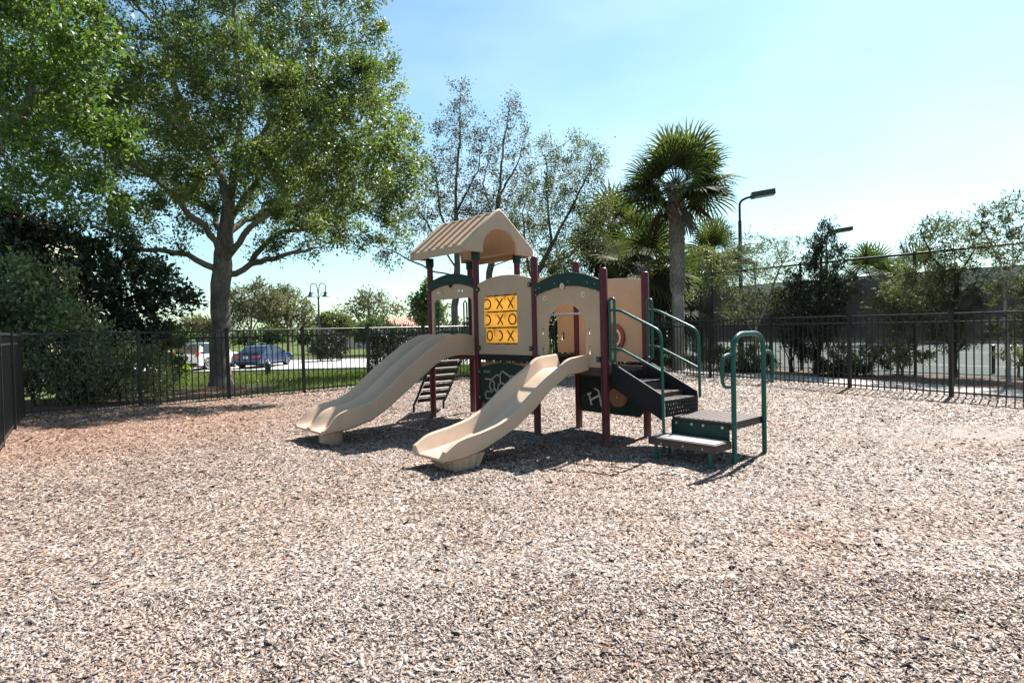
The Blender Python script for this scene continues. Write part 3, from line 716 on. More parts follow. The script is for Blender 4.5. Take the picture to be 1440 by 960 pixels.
# ---- wood chips
NG = rng.random((64, 64))
def vnoise(x, y, sc):
    """smooth value noise"""
    u, v = x/sc+100, y/sc+100; i, j = np.floor(u).astype(int), np.floor(v).astype(int); f, g = u-i, v-j; f = f*f*(3-2*f); g = g*g*(3-2*g)
    a = lambda p, q: NG[p % 64, q % 64]
    return (a(i, j)*(1-f)+a(i+1, j)*f)*(1-g)+(a(i, j+1)*(1-f)+a(i+1, j+1)*f)*g
def chip_field():
    Vs, Fs, Cs = [], [], []; off = 0
    bands = [(1.6, 3.2, 29000, .0135, True), (3.2, 5.0, 20000, .0145, False), (5.0, 8.0, 10000, .017, False), (8.0, 12.5, 3600, .022, False), (12.5, 19.5, 1200, .030, False)]
    for y0, y1, dens, L, solid in bands:
        A = (y1-y0)*2*(.95*(y0+y1)/2+.8); n = int(dens*A)
        y = rng.uniform(y0, y1, n); x = rng.uniform(-1, 1, n)*(.95*y+.8)
        # inside the fence lines
        ok = ((x-CL[0])*-.648+(y-CL[1])*.762 < .30+.1*np.sin(x*3.1)) & ((x-CB[0])*RN[0]+(y-CB[1])*RN[1] < .35) & ((x-CL[0])*-.8117+(y-CL[1])*-.5841 < .15)
        # bare dusty patches
        nx = np.sin(x*3.1+y*1.7)*.25+np.sin(x*7.3-y*4.1)*.15
        e1 = np.hypot((x-5.9)/2.5, (y-6.9)/.8)+nx; e2 = np.hypot((x-5.7)/1.3, (y-5.1)/.65)+nx
        keep = 1-.88*(1-sstep(.35, 1.2, np.minimum(e1, e2)))
        cl = .5*vnoise(x, y, .9)+.3*vnoise(x, y, .37)+.2*vnoise(x, y, .16)
        ok &= rng.random(n) < keep*np.clip(.45+.95*cl, .3, 1)
        x, y = x[ok], y[ok]; n = len(x)
        ln = L*np.exp(np.where(rng.random(n) < .06, rng.normal(.62, .2, n), rng.normal(0, .36, n)))*.62; wd = ln*rng.uniform(.14, .46, n); th = ln*rng.uniform(.03, .08, n)
        az = rng.uniform(0, 2*pi, n); kf = 1 if solid else .6; tl = rng.normal(0, .34*kf, n); rl = rng.normal(0, .5*kf, n)
        ax = np.stack([np.cos(az)*np.cos(tl), np.sin(az)*np.cos(tl), np.sin(tl)], 1)
        sd_ = np.stack([-np.sin(az), np.cos(az), np.zeros(n)], 1); up = np.cross(ax, sd_)
        ay = sd_*np.cos(rl)[:, None]+up*np.sin(rl)[:, None]; azv = np.cross(ax, ay)
        z = np.abs(ax[:, 2])*ln+np.abs(ay[:, 2])*wd+rng.uniform(-.006, .009, n)
        c = np.stack([x, y, z*.75+relief(x, y)], 1)
        A_, B_, C_ = ax*ln[:, None], ay*wd[:, None], azv*th[:, None]
        j = lambda: rng.uniform(.55, 1.0, n)[:, None]
        col = CH[rng.choice(len(CH), n, p=CW)]*rng.uniform(.8, 1.18, n)[:, None]
        # redder, browner near the left fence; greyer near the viewer
        damp = sstep(.50, .78, .55*vnoise(x+7, y-3, 1.1)+.45*vnoise(x, y+9, .3))[:, None]; pale = sstep(.52, .8, .6*vnoise(x-5, y, 1.6)+.4*vnoise(x, y-4, .5))[:, None]
        col = col*(1-.28*damp*np.array((.8, 1.0, 1.1)))*(1-.35*pale)+.35*pale*np.array((.33, .30, .285))
        red = np.clip(sstep(-.5, -5.5, x)*sstep(4.0, 8, y)*.9+.75*sstep(.55, .85, vnoise(x+20, y, 1.3)*.7+vnoise(x, y+30, .45)*.3), 0, 1)[:, None]
        col = col*(1-red)+col*np.array((1.0, .76, .61))*red
        col = np.clip(col, .01, .8)
        if solid:
            t1, t2, t3, t4 = j(), j(), j(), j()
            V = np.stack([c-A_-B_*t1-C_, c+A_*t2-B_*.8-C_, c+A_+B_*t3-C_, c-A_*t4+B_-C_, c-A_-B_*t1+C_, c+A_*t2-B_*.8+C_, c+A_+B_*t3+C_, c-A_*t4+B_+C_], 1)
            f = np.array([(4, 5, 6, 7), (0, 1, 5, 4), (1, 2, 6, 5), (2, 3, 7, 6), (3, 0, 4, 7)])
        else:
            V = np.stack([c-A_-B_*j(), c+A_*j()-B_, c+A_+B_*j(), c-A_*j()+B_], 1); f = np.array([(0, 1, 2, 3)])
        k = V.shape[1]
        Fs.append((np.arange(n)[:, None, None]*k+f[None]).reshape(-1, 4)+off); Vs.append(V.reshape(-1, 3)); Cs.append(np.repeat(col, len(f), 0)); off += n*k
    o = mesh_np('wood_chips', np.concatenate(Vs), np.concatenate(Fs), M['chip'], attr=np.concatenate(Cs))
    tag(o, 'loose pale and brown wood chips covering the playground floor', 'wood chips', kind='stuff')
chip_field()

# ---- fences
def picket_fence(label, p0, d, stops, ends=(True, True)):
    root = thing('picket_fence', label, 'fence', (p0[0], p0[1], 0), math.atan2(d[1], d[0]), 'black picket fences around the playground')
    H = 1.49
    for i, s in enumerate(stops):
        b = MB(); b.box(s-.03, s+.03, -.03, .03, -.1, H+.02); b.box(s-.036, s+.036, -.036, .036, H+.02, H+.035)
        po = b.build('fence_post', M['fence'], root); po.rotation_euler = (rng.normal(0, .004), rng.normal(0, .003), 0)
    for a, c in zip(stops[:-1], stops[1:]):
        b = MB()
        def rail(w_, z0, z1, q): b.prism([(-w_, z0), (w_, z0), (w_, z1-q), (w_-q, z1), (-w_+q, z1), (-w_, z1-q)], a+.03, c-.03, 'x')
        rail(.021, H-.035, H, .011); rail(.017, H-.175, H-.145, .009); b.box(a+.03, c-.03, -.016, .016, .09, .12)
        L = c-a; n = max(1, int(round(L/.118))); st_ = L/n
        for k in range(1, n): b.box(a+k*st_-.0085, a+k*st_+.0085, -.0085, .0085, .05, H-.036)
        pn = b.build('fence_panel', M['fence'], root); pn.location = (0, rng.normal(0, .004), rng.normal(0, .005)); pn.rotation_euler = (rng.normal(0, .004), 0, 0)
    return root
bd = (CB-CL)/np.linalg.norm(CB-CL)
picket_fence('black picket fence in front of the oak and the lawn behind the slides', CL, bd, [0.0]+[1.78+1.62*i for i in range(8)]+[float(np.linalg.norm(CB-CL))-.07])
picket_fence('black picket fence beside the tennis court path, its rails catching the sun', CB, RD, [.07]+[1.68+1.83*i for i in range(8)])
picket_fence('short black picket fence seen nearly edge-on at the far left', CL, LD, [.07]+[1.9+1.85*i for i in range(5)])

# ================================================================= VEGETATION
def grow(seeds, attr, step, infl, kill, maxit=120, jit=.25, up=.0):
    """space colonisation: seeds = polylines (first is the trunk), attr = attraction points"""
    pos, par = [], []
    seedr = {}
    def addline(pts, start, main=False):
        pts = [np.array(p, float) for p in pts]
        if start is None: pos.append(pts[0]); par.append(-1); last = len(pos)-1
        else:
            last = start
        prev = pos[last]
        for q in pts[(1 if start is None else 0):]:
            L = np.linalg.norm(q-prev); n = max(1, int(round(L/step)))
            a = prev.copy()
            for k in range(1, n+1):
                pos.append(a+(q-a)*k/n+rng.normal(0, step*.07, 3)); par.append(last); last = len(pos)-1
                if start is not None: seedr[last] = 0
            prev = q
    addline(seeds[0], None)
    for sd_ in seeds[1:]:
        n0 = len(pos)
        P0 = np.array(sd_[0], float); st_ = int(np.argmin(np.linalg.norm(np.array(pos)-P0, axis=1)))
        addline(sd_[1:], st_)
        for q in range(n0, len(pos)): seedr[q] = 1-(q-n0)/max(1, len(pos)-n0)
    A = np.array(attr, float); nd = np.full(len(A), 1e9); ni = np.zeros(len(A), int); alive = np.ones(len(A), bool)
    new = list(range(len(pos))); used = set()
    for it in range(maxit):
        if not new: break
        NP_ = np.array([pos[i] for i in new])
        for c in range(0, len(new), 200):
            D = np.linalg.norm(A[:, None]-NP_[None, c:c+200], axis=2); m = D.argmin(1); dm = D[np.arange(len(A)), m]
            b = dm < nd; nd[b] = dm[b]; ni[b] = np.array(new)[m[b]+c]
        alive &= nd > kill
        act = alive & (nd < infl)
        if not act.any(): break
        ids = ni[act]; dirs = A[act]-np.array(pos)[ids]; dirs /= np.linalg.norm(dirs, axis=1)[:, None]
        new = []
        for i in np.unique(ids):
            d = dirs[ids == i].sum(0); d = d/(np.linalg.norm(d)+1e-9)+rng.normal(0, jit, 3)+np.array((0, 0, up)); d /= np.linalg.norm(d)+1e-9
            q = pos[i]+d*step; key = (i, round(d[0], 1), round(d[1], 1), round(d[2], 1))
            if key in used: continue
            used.add(key); pos.append(q); par.append(int(i)); new.append(len(pos)-1)
    grow.seedr = seedr
    return np.array(pos), np.array(par)

def radii(pos, par, r0, R0, p=2.2):
    n = len(pos); acc = np.zeros(n); kids = np.zeros(n, int)
    for i in range(n-1, -1, -1):
        if kids[i] == 0: acc[i] = r0**p
        if par[i] >= 0: acc[par[i]] += acc[i]; kids[par[i]] += 1
    r = acc**(1/p)
    k = math.log(R0/r0)/math.log(max(r[0]/r0, 1.01))
    return r0*(r/r0)**k, kids

def branch_mesh(pos, par, r, mb, flare=1.35):
    n = len(pos); ch = [[] for _ in range(n)]
    for i in range(n):
        if par[i] >= 0: ch[par[i]].append(i)
    stack = [(0, None)]
    while stack:
        i, p = stack.pop(); line = [] if p is None else [p]; j = i
        while True:
            line.append(j)
            if not ch[j]: break
            c = sorted(ch[j], key=lambda q: -r[q])
            for q in c[1:]: stack.append((q, j))
            j = c[0]
        if len(line) < 2: continue
        P = [pos[q] for q in line]; rr = [r[q] for q in line]
        if p is not None: rr[0] = min(rr[0], rr[1]*1.15)
        if p is None:
            for q in range(min(3, len(rr))): rr[q] *= (flare, 1+(flare-1)*.4, 1+(flare-1)*.12)[q]
        rm = max(rr); rr[-1] = max(.0015, rr[-1]*.35)
        mb.tube(P, rr, 10 if rm > .08 else (6 if rm > .025 else 3), cap=False)

def leaf_mesh(name, P, D, L, W, m, parent, tint, droop=0, fold=.25):
    n = len(P); D = D/(np.linalg.norm(D, axis=1)[:, None]+1e-9)
    s = np.cross(D, rng.normal(0, 1, (n, 3))); s /= np.linalg.norm(s, axis=1)[:, None]+1e-9
    u = np.cross(s, D); L = L[:, None]; W = W[:, None]
    mid = P+D*L*.5
    V = np.stack([P, mid+s*W*.5+u*W*fold, P+D*L+np.array((0, 0, -1))*L*droop, mid-s*W*.5+u*W*fold], 1)
    f = np.arange(n)[:, None]*4+np.array((0, 1, 2, 3))
    return mesh_np(name, V.reshape(-1, 3), f, m, parent, tint)

def blob_points(blobs, n, shell=.55):
    B = np.array(blobs, float); vol = B[:, 3]*B[:, 4]*B[:, 5]; vol = vol**.8; k = rng.choice(len(B), n, p=vol/vol.sum())
    d = rng.normal(0, 1, (n, 3)); d /= np.linalg.norm(d, axis=1)[:, None]
    rr = rng.random(n)**(1/3.); rr = np.where(rng.random(n) < shell, .75+.25*rr, rr)
    return B[k, :3]+d*rr[:, None]*B[k, 3:]

def pix_blobs(lst, Y, depths):
    """(px, py, rx_px, ry_px[, dY]) -> world ellipsoids"""
    out = []
    for q in lst:
        px, py, rx, ry = q[:4]; y = Y+(q[4] if len(q) > 4 else 0); c = at(px, py, y); k = y/F
        out.append((c[0], c[1], c[2], rx*k, depths*max(.6, (rx+ry)*k/2) if depths < 3 else depths, ry*k))
    return out

def tree(name, label, cat, base, seeds, blobs, nattr, step, infl, kill, r0, R0, nleaf, lsize, lw, lm, bm, group=None, thin=.03, sig=None,
         up=0, lup=.2, parts=('trunk', 'crown'), jit=.25, clump=.22, shell=.55, twigs=1, cut=None, flare=1.35, out=.6, limb=0, tipw=.25, wfun=None):
    base = np.array(base, float)
    root = thing(name, label, cat, base, 0, group)
    A = blob_points(blobs, nattr, shell)
    if cut is not None: A = A[cut(A)]
    pos, par = grow(seeds, A, step, infl, kill, jit=jit, up=up)
    # extra twigs at thin ends
    r, kids = radii(pos, par, r0, R0)
    if limb:
        for q, f in grow.seedr.items(): r[q] = max(r[q], limb*(.3+.7*f))
    if twigs:
        tips = np.where(r < thin*.6)[0]; add, ap = [], []
        for i in tips:
            for _ in range(twigs):
                d = pos[i]-pos[par[i]] if par[i] >= 0 else np.array((0, 0, 1.)); d = d/(np.linalg.norm(d)+1e-9)+rng.normal(0, .75, 3); d /= np.linalg.norm(d)
                add.append(pos[i]+d*step*rng.uniform(.6, 1.4)); ap.append(i)
        pos = np.concatenate([pos, np.array(add)]); par = np.concatenate([par, np.array(ap, int)]); r = np.concatenate([r, np.full(len(add), r0*.7)])
    b = MB(); branch_mesh(pos-base, par, r, b, flare)
    b.build(parts[0], bm, root, smooth=180 if False else True, fixn=False)
    cand = np.where(r < thin)[0]; kids2 = np.bincount(par[par >= 0], minlength=len(pos))
    if nleaf:
        wt = np.exp(rng.normal(0, .8, len(cand)))*np.where(kids2[cand] == 0, 1+4*tipw, 1.0); wt = wt*(wfun(pos[cand]) if wfun else 1); k = rng.choice(cand, nleaf, p=wt/wt.sum()); pk = np.where(par[k] >= 0, par[k], k)
        f = rng.random(nleaf)[:, None]; P = pos[k]*(1-f)+pos[pk]*f+rng.normal(0, sig if sig else step*.45, (nleaf, 3))
        cen = np.array([q[:3] for q in blobs]).mean(0)
        od = P-cen; od /= np.linalg.norm(od, axis=1)[:, None]+1e-9
        D = rng.normal(0, 1, (nleaf, 3))+od*out+np.array((0, 0, lup))
        node_t = rng.normal(0, 1, len(pos)); sm = node_t.copy()
        for i in range(len(pos)):
            if par[i] >= 0: sm[i] = .86*sm[par[i]]+.5*node_t[i]
        tint = np.clip(.5+clump*sm[k]*.8+rng.normal(0, .17, nleaf), 0, 1)
        L = lsize*np.exp(rng.normal(0, .25, nleaf))
        leaf_mesh(parts[1], P-base, D, L, L*lw*rng.uniform(.75, 1.25, nleaf), lm, root, tint)
    return root

LM = {
 'oak': leaf_mat('oak_leaf', [(.028, .043, .015), (.072, .098, .032), (.12, .152, .052), (.19, .215, .095)], .44, .45, .45),
 'bright': leaf_mat('bright_leaf', [(.03, .055, .013), (.075, .125, .026), (.12, .175, .04), (.17, .22, .065)], .42, .45, .45),
 'magnolia': leaf_mat('dark_glossy_leaf', [(.010, .017, .009), (.018, .031, .014), (.027, .043, .019), (.055, .07, .032)], .1, .35, .5),
 'shrub': leaf_mat('shrub_leaf', [(.03, .042, .018), (.09, .115, .05), (.17, .20, .095), (.30, .31, .18)], .3, .35, .6),
 'sparse': leaf_mat('sparse_leaf', [(.045, .04, .026), (.07, .068, .036), (.085, .085, .045), (.11, .08, .06)], .3, .5, .4),
 'yellowgreen': leaf_mat('yellow_green_leaf', [(.04, .052, .022), (.08, .096, .036), (.12, .134, .055), (.16, .16, .085)], .33, .5, .4),
 'olive': leaf_mat('olive_leaf', [(.02, .03, .014), (.04, .055, .022), (.065, .08, .035), (.10, .11, .06)], .3, .5, .4),
 'dull': leaf_mat('dull_leaf', [(.085, .08, .055), (.12, .112, .078), (.15, .135, .095), (.11, .125, .065)], .3, .6, .3),  # grey-brown foliage, distance haze put into its lighter colour
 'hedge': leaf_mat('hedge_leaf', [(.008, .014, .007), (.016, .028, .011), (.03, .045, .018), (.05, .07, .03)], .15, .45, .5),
 'lime': leaf_mat('lime_leaf', [(.10, .17, .015), (.17, .26, .03), (.24, .33, .05)], .4, .45, .4),
 'grey': leaf_mat('grey_green_leaf', [(.03, .038, .019), (.062, .074, .038), (.10, .115, .062), (.155, .165, .095)], .32, .6, .25),
 'cedar': leaf_mat('cedar_spray', [(.010, .018, .012), (.02, .033, .02), (.035, .05, .03), (.07, .08, .05)], .15, .6, .3),
 'far': leaf_mat('far_leaf', [(.03, .05, .02), (.055, .085, .03), (.085, .12, .045)], .3, .6, .3),
 'frond': leaf_mat('palm_frond', [(.028, .037, .017), (.052, .066, .027), (.083, .097, .038), (.16, .145, .068)], .33, .7, .12),
 'deadfrond': leaf_mat('dead_palm_frond', [(.035, .026, .02), (.065, .05, .037), (.10, .08, .06)], .15, .85, .05),
 'grass': leaf_mat('grass_blade', [(.04, .065, .015), (.07, .10, .022), (.115, .14, .038), (.18, .165, .075)], .35, .5, .4)}
BM = {'palm': bark_mat('palm_bark', (.27, .24, .21), (.12, .10, .085), 14), 'oak': bark_mat('oak_bark', (.22, .19, .165), (.08, .066, .056), 16), 'grey': bark_mat('grey_bark', (.21, .18, .155), (.09, .075, .06), 18),
      'dark': bark_mat('dark_bark', (.06, .045, .035), (.02, .015, .012), 18), 'pale': bark_mat('pale_twig', (.34, .29, .24), (.17, .14, .11), 18)}
Z = lambda x, y: float(hgt(x, y))
def B0(px, Y):
    p = at(px, 470, Y); return np.array((p[0], Y, Z(p[0], Y)))

# ---- the big oak behind the fence
ob = B0(309, 18.3); A_ = lambda px, py, Y=18.3: at(px, py, Y)
seeds = [[ob-np.array((0, 0, .15)), A_(309, 480), A_(311, 400), A_(312, 385), A_(318, 330), A_(322, 290), A_(330, 235), A_(338, 170), A_(335, 90), A_(330, 10)],
  [A_(306, 385), A_(290, 372, 18.1), A_(262, 358, 17.7), A_(225, 352, 17.3), A_(195, 352, 17), A_(165, 330, 16.6), A_(130, 318, 16.2)],
  [A_(312, 372), A_(303, 340, 17.9), A_(288, 318, 17.5), A_(262, 298, 17.0), A_(248, 272, 16.6), A_(215, 252, 16.2), A_(180, 225, 15.8), A_(140, 200, 15.5), A_(95, 180, 15)],
  [A_(314, 372), A_(330, 350, 18.0), A_(352, 320, 17.6), A_(380, 300, 17.4), A_(430, 285, 17.2), A_(480, 265, 17)],
  [A_(312, 388), A_(332, 384, 18.5), A_(352, 372, 18.7), A_(372, 345, 18.9), A_(395, 325, 19.2), A_(430, 322, 19.4), A_(480, 305, 19.8), A_(530, 280, 20)],
  [A_(350, 373, 18.7), A_(375, 365, 18.3), A_(405, 358, 17.9), A_(440, 350, 17.6)],
  [A_(320, 315), A_(350, 270, 19), A_(390, 215, 19.5), A_(415, 160, 20), A_(440, 90, 20.3), A_(450, 20, 20.5)],
  [A_(325, 270), A_(300, 225, 18.7), A_(270, 180, 19.2), A_(245, 120, 19.6), A_(230, 50, 20)],
  [A_(335, 220), A_(370, 190, 17.5), A_(405, 130, 16.8), A_(420, 70, 16.4)],
  [A_(312, 340), A_(300, 300, 19.5), A_(250, 255, 20.8), A_(190, 230, 21.8)],
  [A_(325, 330), A_(390, 285, 20), A_(450, 235, 21), A_(510, 200, 21.8)]]
bl = pix_blobs([(315, 165, 95, 80), (210, 120, 90, 80), (110, 165, 90, 85), (420, 105, 85, 75), (505, 165, 60, 70), (558, 225, 42, 55), (500, 265, 70, 50), (405, 255, 75, 50),
   (300, 255, 70, 45), (195, 245, 75, 42), (95, 250, 70, 40), (450, 15, 75, 65), (320, 20, 85, 70), (180, 10, 85, 75), (60, 60, 80, 80), (525, 70, 36, 60), (30, 215, 60, 45),
   (150, 305, 55, 24), (440, 335, 55, 20), (525, 325, 40, 22), (380, 345, 45, 16), (245, 318, 45, 18), (330, -80, 160, 60), (150, -70, 130, 60), (520, -10, 40, 40), (575, 200, 26, 40), (580, 250, 24, 34), (560, 290, 34, 30), (545, 130, 30, 40), (350, 300, 50, 22), (110, 300, 60, 22), (40, 280, 50, 26), (470, 345, 50, 16), (560, 330, 28, 18), (20, 160, 60, 60), (60, 300, 40, 16)], 18.3, .8)
bl += pix_blobs([(250, 200, 80, 50), (380, 170, 80, 60), (150, 130, 80, 60), (470, 210, 60, 40), (300, 90, 90, 60), (420, 290, 60, 28), (200, 290, 60, 24)], 15.3, .55)
bl += pix_blobs([(530, 180, 48, 46), (450, 205, 60, 50), (575, 225, 28, 34), (385, 235, 60, 45), (510, 240, 48, 36), (430, 140, 60, 55), (500, 120, 50, 50), (560, 275, 30, 24), (450, 270, 44, 24)]*2, 13.9, .7)
bl += pix_blobs([(300, 230, 90, 60), (420, 170, 90, 70), (180, 180, 90, 60), (500, 240, 70, 50), (330, 60, 110, 70), (450, 320, 60, 25)], 21.5, .55)
tree('oak_tree', 'large spreading oak with thick trunk and full green crown behind the fence', 'tree', ob, seeds, bl, 5200, .30, 2.4, .38, .0055, .28, 250000, .088, .46, LM['oak'], BM['oak'], thin=.022, sig=.12, flare=1.5, limb=.10, tipw=.55, wfun=lambda p: np.where(p[:, 1] < 15.4, 1.7, 1.0))

# ---- another broad-leaved tree, its trunk beyond the picture's left side
tb_ = B0(-140, 13.5)
bl = pix_blobs([(20, 80, 60, 70), (70, 130, 50, 55), (20, 190, 60, 55), (85, 60, 45, 45), (60, 240, 50, 35), (-60, 120, 80, 90), (-60, 20, 90, 70), (100, 190, 32, 35), (40, -10, 70, 50), (-120, 200, 60, 60), (125, 110, 40, 50), (150, 210, 36, 36), (140, 50, 40, 40), (95, 262, 46, 26), (25, 285, 46, 22), (150, 285, 36, 18)], 12.6, .9)
tree('shade_tree', 'bright green large-leaved tree reaching in from the far left above the dark magnolia', 'tree', tb_, [[tb_-np.array((0, 0, .1)), at(-138, 300, 13.4), at(-120, 220, 13.2)], [at(-130, 300, 13.4), at(-60, 240, 13), at(0, 190, 12.7), at(40, 150, 12.6)]],
     bl, 1300, .28, 2.4, .36, .006, .2, 23000, .105, .5, LM['bright'], BM['oak'], thin=.022, sig=.13)

# ---- dark magnolia and the shrubs in the left corner
mb_ = B0(105, 16.0)
bl = pix_blobs([(60, 350, 70, 45), (140, 380, 75, 50), (210, 400, 50, 35), (250, 415, 34, 22), (60, 420, 80, 60), (150, 450, 70, 60), (20, 320, 50, 30), (105, 500, 80, 45), (-40, 380, 60, 70), (200, 470, 35, 45)], 15.6, 1.0)
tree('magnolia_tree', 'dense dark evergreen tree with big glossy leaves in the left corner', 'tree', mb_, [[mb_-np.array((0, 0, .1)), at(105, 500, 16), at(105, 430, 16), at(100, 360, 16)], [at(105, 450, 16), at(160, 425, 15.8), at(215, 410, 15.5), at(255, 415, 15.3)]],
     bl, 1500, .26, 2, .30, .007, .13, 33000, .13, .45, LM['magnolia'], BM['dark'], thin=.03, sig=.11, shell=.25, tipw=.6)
def shrub(label, px, Y, blobs, n, size, lw, lm, bm='dark', nat=260, name='shrub', stems=4, group=None, depth=1.0, cat='shrub', step=.14, r0=.004, R0=.03, **k):
    base = B0(px, Y); bl = pix_blobs(blobs, Y, depth); c = np.array([q[:3] for q in bl]); sd_ = [[base-np.array((0, 0, .05)), base+np.array((0, 0, .12))]]
    idx = rng.choice(len(c), min(stems, len(c)), replace=False)
    for i in idx: sd_.append([base+np.array((0, 0, .05)), base+(c[i]-base)*np.array((.35, .35, .6))])
    return tree(name, label, cat, base, sd_, bl, nat, step, 1.6, step*1.3, r0, R0, n, size, lw, lm, BM[bm], group=group, thin=r0*3.5, sig=k.pop('sig', step*.6), parts=('stems', 'foliage'), flare=1.0, **k)
shrub('pale-leaved viburnum shrub beneath the dark magnolia at the left corner', 45, 12.9, [(30, 430, 55, 50), (85, 455, 45, 42), (20, 500, 50, 50), (80, 520, 45, 40), (-40, 450, 50, 60), (60, 395, 35, 25)], 15000, .085, .5, LM['shrub'], nat=500, step=.2)
shrub('low dark-leaved shrub behind the fence corner, speckled with pale leaves', 165, 13.2, [(150, 510, 45, 40), (195, 520, 35, 36), (215, 540, 25, 22), (120, 540, 40, 25)], 9000, .075, .5, LM['shrub'], nat=340, step=.17)
shrub('slim light green shrub rising beside the magnolia', 238, 17, [(240, 478, 12, 28), (236, 505, 14, 22), (244, 520, 14, 16)], 3500, .08, .5, LM['yellowgreen'], nat=160)
shrub('small bright lime green bush near the white car', 243, 22, [(240, 512, 12, 12), (250, 517, 8, 9)], 2600, .075, .55, LM['lime'], nat=120)

# ---- thin-leaved trees behind the tower
def sparse(label, trunk, limbs, blobs, Y, nat, nl, lm, ls=.075, R0=.13, name='sparse_tree', depth=.9, step=.26, kill=.3, bm='grey', infl=1.9, lw=.5, group=None, up=.12, r0=.0048, thin=.016, sig=.1, clump=.2):
    P = [at(*q, Y) if len(q) == 2 else at(*q) for q in trunk]; base = np.array((P[0][0], P[0][1], Z(P[0][0], P[0][1])))
    sd_ = [[base-np.array((0, 0, .1))]+P[0:]] if P[0][2] > base[2]+.2 else [[base-np.array((0, 0, .1))]+P[1:]]
    for l in limbs: sd_.append([at(*q, Y) if len(q) == 2 else at(*q) for q in l])
    return tree(name, label, 'tree', base, sd_, pix_blobs(blobs, Y, depth), nat, step, infl, kill, r0, R0, nl, ls, lw, lm, BM[bm], thin=thin, sig=sig, up=up, group=group, shell=.3, clump=clump)
sparse('tall sparse tree with nearly bare upright crown left of the tower roof', [(640, 530), (640, 430), (643, 360), (641, 280), (646, 200), (648, 130)],
   [[(642, 350), (620, 300), (612, 240)], [(642, 300), (672, 240), (680, 190)], [(641, 390), (605, 380), (575, 365), (548, 350)], [(642, 380), (610, 330), (585, 290)]],
   [(648, 150, 16, 40), (630, 200, 22, 45), (668, 190, 18, 40), (640, 260, 40, 45), (610, 280, 32, 40), (660, 310, 35, 35), (590, 330, 35, 28), (560, 350, 30, 22), (605, 240, 18, 30), (545, 365, 20, 18), (592, 255, 30, 40), (570, 300, 34, 34), (690, 300, 30, 34)], 22, 2000, 17000, LM['sparse'], .07)
sparse('tall sparse tree with forked bare crown behind the tower roof', [(688, 530), (686, 420), (688, 385), (696, 350), (700, 290), (706, 220), (716, 150)],
   [[(690, 380), (715, 366), (735, 362), (760, 340)], [(700, 280), (728, 230), (738, 195)], [(698, 320), (680, 260), (690, 200)]],
   [(718, 160, 14, 30), (735, 200, 14, 35), (705, 210, 22, 40), (690, 260, 26, 40), (722, 265, 24, 36), (745, 240, 14, 22), (700, 320, 40, 30), (740, 320, 25, 25)], 23, 1300, 9500, LM['sparse'], .07)
sparse('wide twiggy tree with yellowish leaves between the tower and the palm', [(748, 530), (750, 430), (756, 385), (775, 345), (800, 300), (830, 240)],
   [[(752, 410), (740, 360), (735, 300), (745, 250)], [(757, 380), (800, 360), (835, 315), (850, 270)], [(775, 345), (770, 290), (768, 220)], [(754, 400), (790, 385), (830, 360)]],
   [(760, 290, 34, 42), (795, 260, 34, 46), (830, 235, 26, 36), (838, 290, 28, 40), (780, 330, 40, 34), (820, 335, 34, 34), (765, 215, 14, 26), (838, 212, 12, 16), (740, 300, 26, 40), (765, 365, 40, 26), (805, 205, 12, 18)], 21, 2000, 27000, LM['yellowgreen'], .062, R0=.12)
sparse('dense olive-leaved tree at the left of the palm', [(830, 530), (832, 450), (838, 400), (845, 350), (860, 310)], [[(834, 430), (805, 400), (790, 370)], [(838, 400), (870, 370), (880, 340)]],
   [(845, 340, 38, 44), (810, 385, 40, 40), (870, 375, 36, 46), (840, 420, 45, 35), (790, 430, 36, 30), (862, 300, 22, 26), (880, 420, 30, 36)], 23.5, 900, 24000, LM['olive'], .085, R0=.12)

